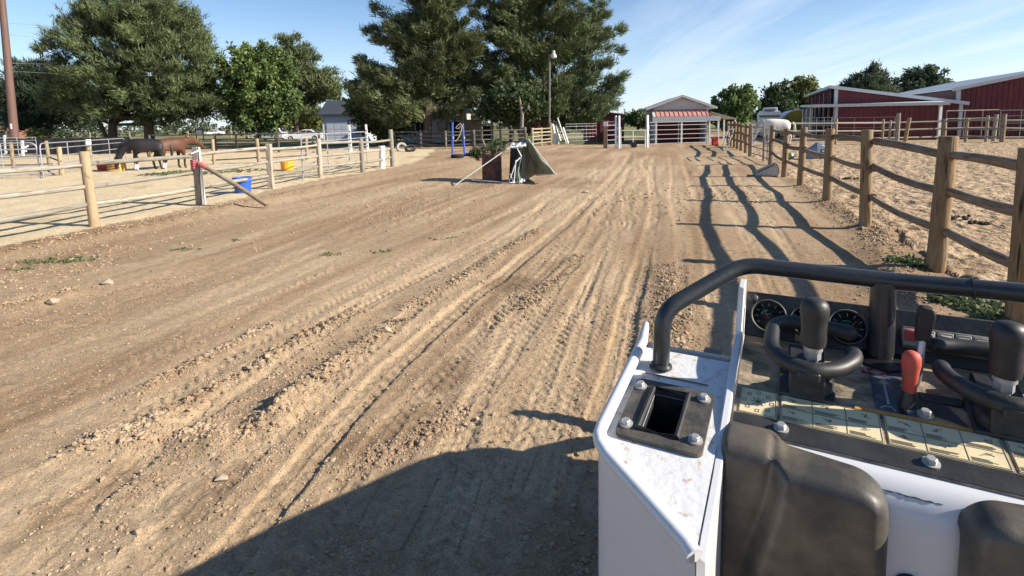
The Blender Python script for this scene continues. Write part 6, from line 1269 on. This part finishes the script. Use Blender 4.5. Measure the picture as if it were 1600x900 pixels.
# dash with gauges and switches --------------------------------------------
nD = Vector((0, -.88, .475)); tD = Vector((0, .475, .88)); RD = Matrix((Vector((1, 0, 0)), tD, nD)).transposed()
def ds(u, t, h=0.0): return Vector((u, 1.048, 1.44)) + tD * t + nD * h
def dbx(mb, u0, u1, t0, t1, h0, h1): return mb.box(ds((u0 + u1) / 2, (t0 + t1) / 2, (h0 + h1) / 2), (u1 - u0, t1 - t0, h1 - h0), rot=RD)
dash = lp(dbx(MB(), -.065, .385, .001, .085, -.006, 0), 'dash_panel', M_BLK, bevel=.002)
lp(MB().lathe([(0, .003), (.008, .002), (.010, 0)], 14, ds(-.054, .072), RD), 'plug_button', M_RUB, dash, smooth=True)
for u, r, nd in ((-.024, .0305, 1), (.036, .026, 2), (.100, .0305, 3)):
    t0 = .040; gb = MB(); gb.lathe([(r, 0), (r, .016), (r * .98, .019), (r * .90, .019), (r * .87, .012)], 30, ds(u, t0), RD, False); gg = lp(gb, 'gauge', M_BLK, dash, smooth=True)
    rg = MB(); rg.lathe([(r * .985, .0192), (r * .95, .0205), (r * .90, .0192)], 30, ds(u, t0), RD, False); lp(rg, 'bezel_ring', mat('worn_bezel', (.11, .105, .095), .6), gg, smooth=True)
    lp(MB().lathe([(r * .9, .0125), (0, .0125)], 26, ds(u, t0), RD), 'gauge_face', M_LENS, gg)
    k = MB()
    for i in range(9):
        a = radians(215 - i * 31); dd = Vector((cos(a), sin(a))); k.beam(ds(u + dd.x * r * .6, t0 + dd.y * r * .6, .0131), ds(u + dd.x * r * .8, t0 + dd.y * r * .8, .0131), .0012, .0006, up=nD)
    lp(k, 'dial_tick', M_DWHITE, gg)['kind'] = 'stuff'
    k = MB()
    a = [radians(q) for q in range(150, 90, -10)] if nd == 1 else [radians(q) for q in range(130, 60, -10)]
    k.tube([ds(u + cos(b) * r * .48, t0 - .004 + sin(b) * r * .48, .0133) for b in a], .0017 if nd == 1 else .0012, 5); k.tube([ds(u - r * .45, t0 + .003, .0133), ds(u + r * .1, t0 + .004, .0133)], .0012, 4); lp(k, 'dial_mark', M_GREEN if nd != 2 else M_DWHITE, gg)
    lp(MB().tube([ds(u, t0 - .004, .0136), ds(u + r * .45 * (1 if nd == 3 else -.6), t0 + r * .4, .0136)], .0009, 4), 'needle', M_SWR, gg)
lp(dbx(MB(), .020, .050, .004, .018, 0, .002), 'dust_label', M_DUSTB, dash)
hs = lp(dbx(MB(), .177, .297, .020, .056, 0, .012), 'switch_housing', mat('switch_housing_grey', (.085, .08, .073), .55, color2=(.17, .15, .125), vscale=20), dash, bevel=.003)
for i, u in enumerate((.189, .212, .236, .259, .282)):
    f = lp(dbx(MB(), u - .0105, u + .0105, .024, .052, .012, .0145), 'switch_frame', M_SWG, hs, bevel=.0015)
    if i == 0: lp(MB().prism([ds(u - .008, .031, .0145), ds(u - .008, .050, .0145), ds(u - .008, .048, .0235), ds(u - .008, .033, .018)], (.016, 0, 0)), 'rocker', M_SWR, f, bevel=.002)
    else: lp(MB().prism([ds(u - .0075, .028, .0145), ds(u - .0075, .048, .0145), ds(u - .0075, .046, .0185), ds(u - .0075, .030, .0165)], (.015, 0, 0)), 'rocker', M_SWG, f, bevel=.0015)

# handlebar ----------------------------------------------------------------
def fillet(P, r, k=6):
    out = [Vector(P[0])]
    for a, b, c in zip(P[:-2], P[1:-1], P[2:]):
        a, b, c = Vector(a), Vector(b), Vector(c); d0 = (a - b).normalized(); d1 = (c - b).normalized(); p0, p1 = b + d0 * r, b + d1 * r
        out += [(p0 * (1 - t) + b * t) * (1 - t) + (b * (1 - t) + p1 * t) * t for t in [j / k for j in range(k + 1)]]
    return out + [Vector(P[-1])]
HP = [(-.190, .908, 1.40), (-.190, .918, 1.512), (-.070, 1.035, 1.581), (.16, 1.055, 1.572), (mir(-.070), 1.035, 1.581), (mir(-.190), .918, 1.512), (mir(-.190), .908, 1.40)]
hb = lp(MB().tube(fillet(HP, .035, 8), .0147, 18), 'handlebar', M_BAR, smooth=True)
for s in (0, 1): lp(MB().lathe([(.020, 0), (.020, .004), (.017, .007)], 18, (-.190 if s == 0 else mir(-.190), .908, 1.85 - SK * (1.85 - dw(1.018)) + .001)), 'weld_collar', M_BAR, hb, smooth=True)
lp(MB().tube([(.147, 1.053, 1.570), (.148, 1.050, 1.50), (.149, 1.045, 1.437)], [.0185, .0195, .0195], 16), 'centre_stay', M_BAR, hb, smooth=True)
lp(MB().lathe([(.034, .0), (.034, .006), (.024, .008)], 18, cs(.149, sv(1.036), 0), RC), 'stay_boot', M_DIAL, hb, smooth=True)
lp(MB().tube([(.260, 1.048, 1.5755), (.2635, 1.0478, 1.5757)], .0182, 16), 'tape_seam', M_RUB, hb, smooth=True)

# joysticks with reference loops ---------------------------------------------
LOOP = [(.100, 1.020), (.072, 1.031), (.001, 1.035), (-.016, .995), (-.016, .900), (.003, .853), (.040, .838), (.072, .858), (.098, .905), (.098, .928)]
for side in (0, 1):
    X = (lambda u: u) if side == 0 else (lambda u: .315 - u); W = 1.484
    P = [(X(u * kz), v * kz, 1.85 - (1.85 - W) * kz) for (u, v), kz in zip(LOOP, (1.0, 1.0, 1.0, 1.015, 1.05, 1.06, 1.06, 1.06, 1.045, 1.04))]; js = lp(MB().tube(fillet(P, .016, 4), .0122, 14), 'reference_loop', M_RUB, smooth=True)
    for p, q in ((P[0], P[1]), (P[-1], P[-2])):
        ends = MB(); d = (Vector(p) - Vector(q)).normalized(); R = Vector((0, 0, 1)).rotation_difference(d).to_matrix(); ends.lathe([(.0122, 0), (.0115, .005), (.008, .0095), (0, .0115)], 14, p, R); lp(ends, 'loop_end', M_RUB, js, smooth=True)
    bk = MB(); bk.box((X(.036), .903, 1.431), (.05, .016, .05)); bk.box((X(.038), .894, 1.455), (.03, .03, .014)); cbox(bk, X(.036) - .04, X(.036) + .04, sv(.895), sv(.965), .001, .008); cbox(bk, X(.036) - .026, X(.036) + .026, sv(.955), sv(1.0), .008, .03)
    lp(bk, 'loop_bracket', M_BLK, js, bevel=.003)
    bo = MB(); bo.lathe([(.030, 0), (.029, .012), (.024, .018), (.020, .020), (.018, .030), (.012, .033)], 20, cs(X(.043), sv(.925), .008), RC); lp(bo, 'boot', M_RUB, js, smooth=True)
    uj = X(.043) - (.0 if side == 0 else .0)
    jy = lp(MB().tube([(uj, .922, 1.42), (uj, .92, 1.492)], .0078, 14), 'joystick', M_STEEL, smooth=True)
    nb = MB(); nb.lathe([(.0, 1.470), (.0118, 1.470), (.0118, 1.484), (0, 1.484)], 6, (uj, .92, 0)); nb.lathe([(0, 1.484), (.0135, 1.484), (.0135, 1.491), (0, 1.491)], 16, (uj, .92, 0)); lp(nb, 'lock_nut', M_ZINC, jy, smooth=True)
    kn = MB(); kn.lathe([(0, 0), (.0135, 0), (.0175, .003), (.0185, .014), (.0178, .024), (.0182, .038), (.0202, .052), (.0204, .062), (.0185, .070), (.0135, .0755), (.007, .078), (0, .0785)], 26, (uj, .92, 1.490)); lp(kn, 'knob', M_RUB, jy, smooth=True)
# throttle levers ---------------------------------------------------------------
rl = lp(MB().tube([cs(.165, sv(.925), -.01), (.168, .928, 1.425), (.170, .93, 1.444)], [.0095, .0085, .0075], 10), 'red_lever', M_BLK, smooth=True)
lp(MB().lathe([(0, 0), (.007, 0), (.0088, .003), (.0105, .030), (.0125, .045), (.0122, .055), (.0095, .061), (.0045, .064), (0, .0645)], 14, (.170, .93, 1.438)), 'lever_grip', M_REDG, rl, smooth=True)
bl_ = lp(MB().tube([cs(.187, sv(.985), -.01), (.191, .99, 1.46), (.195, 1.0, 1.502)], [.0065, .006, .005], 10), 'black_lever', M_STEEL, smooth=True)
g = MB(); g.prism([(.185, .993, 1.496), (.203, .993, 1.496), (.209, .993, 1.538), (.206, .993, 1.550), (.190, .993, 1.552), (.186, .993, 1.547)], (0, .018, 0)); lp(g, 'lever_grip', M_RUB, bl_, bevel=.005, seg=3)
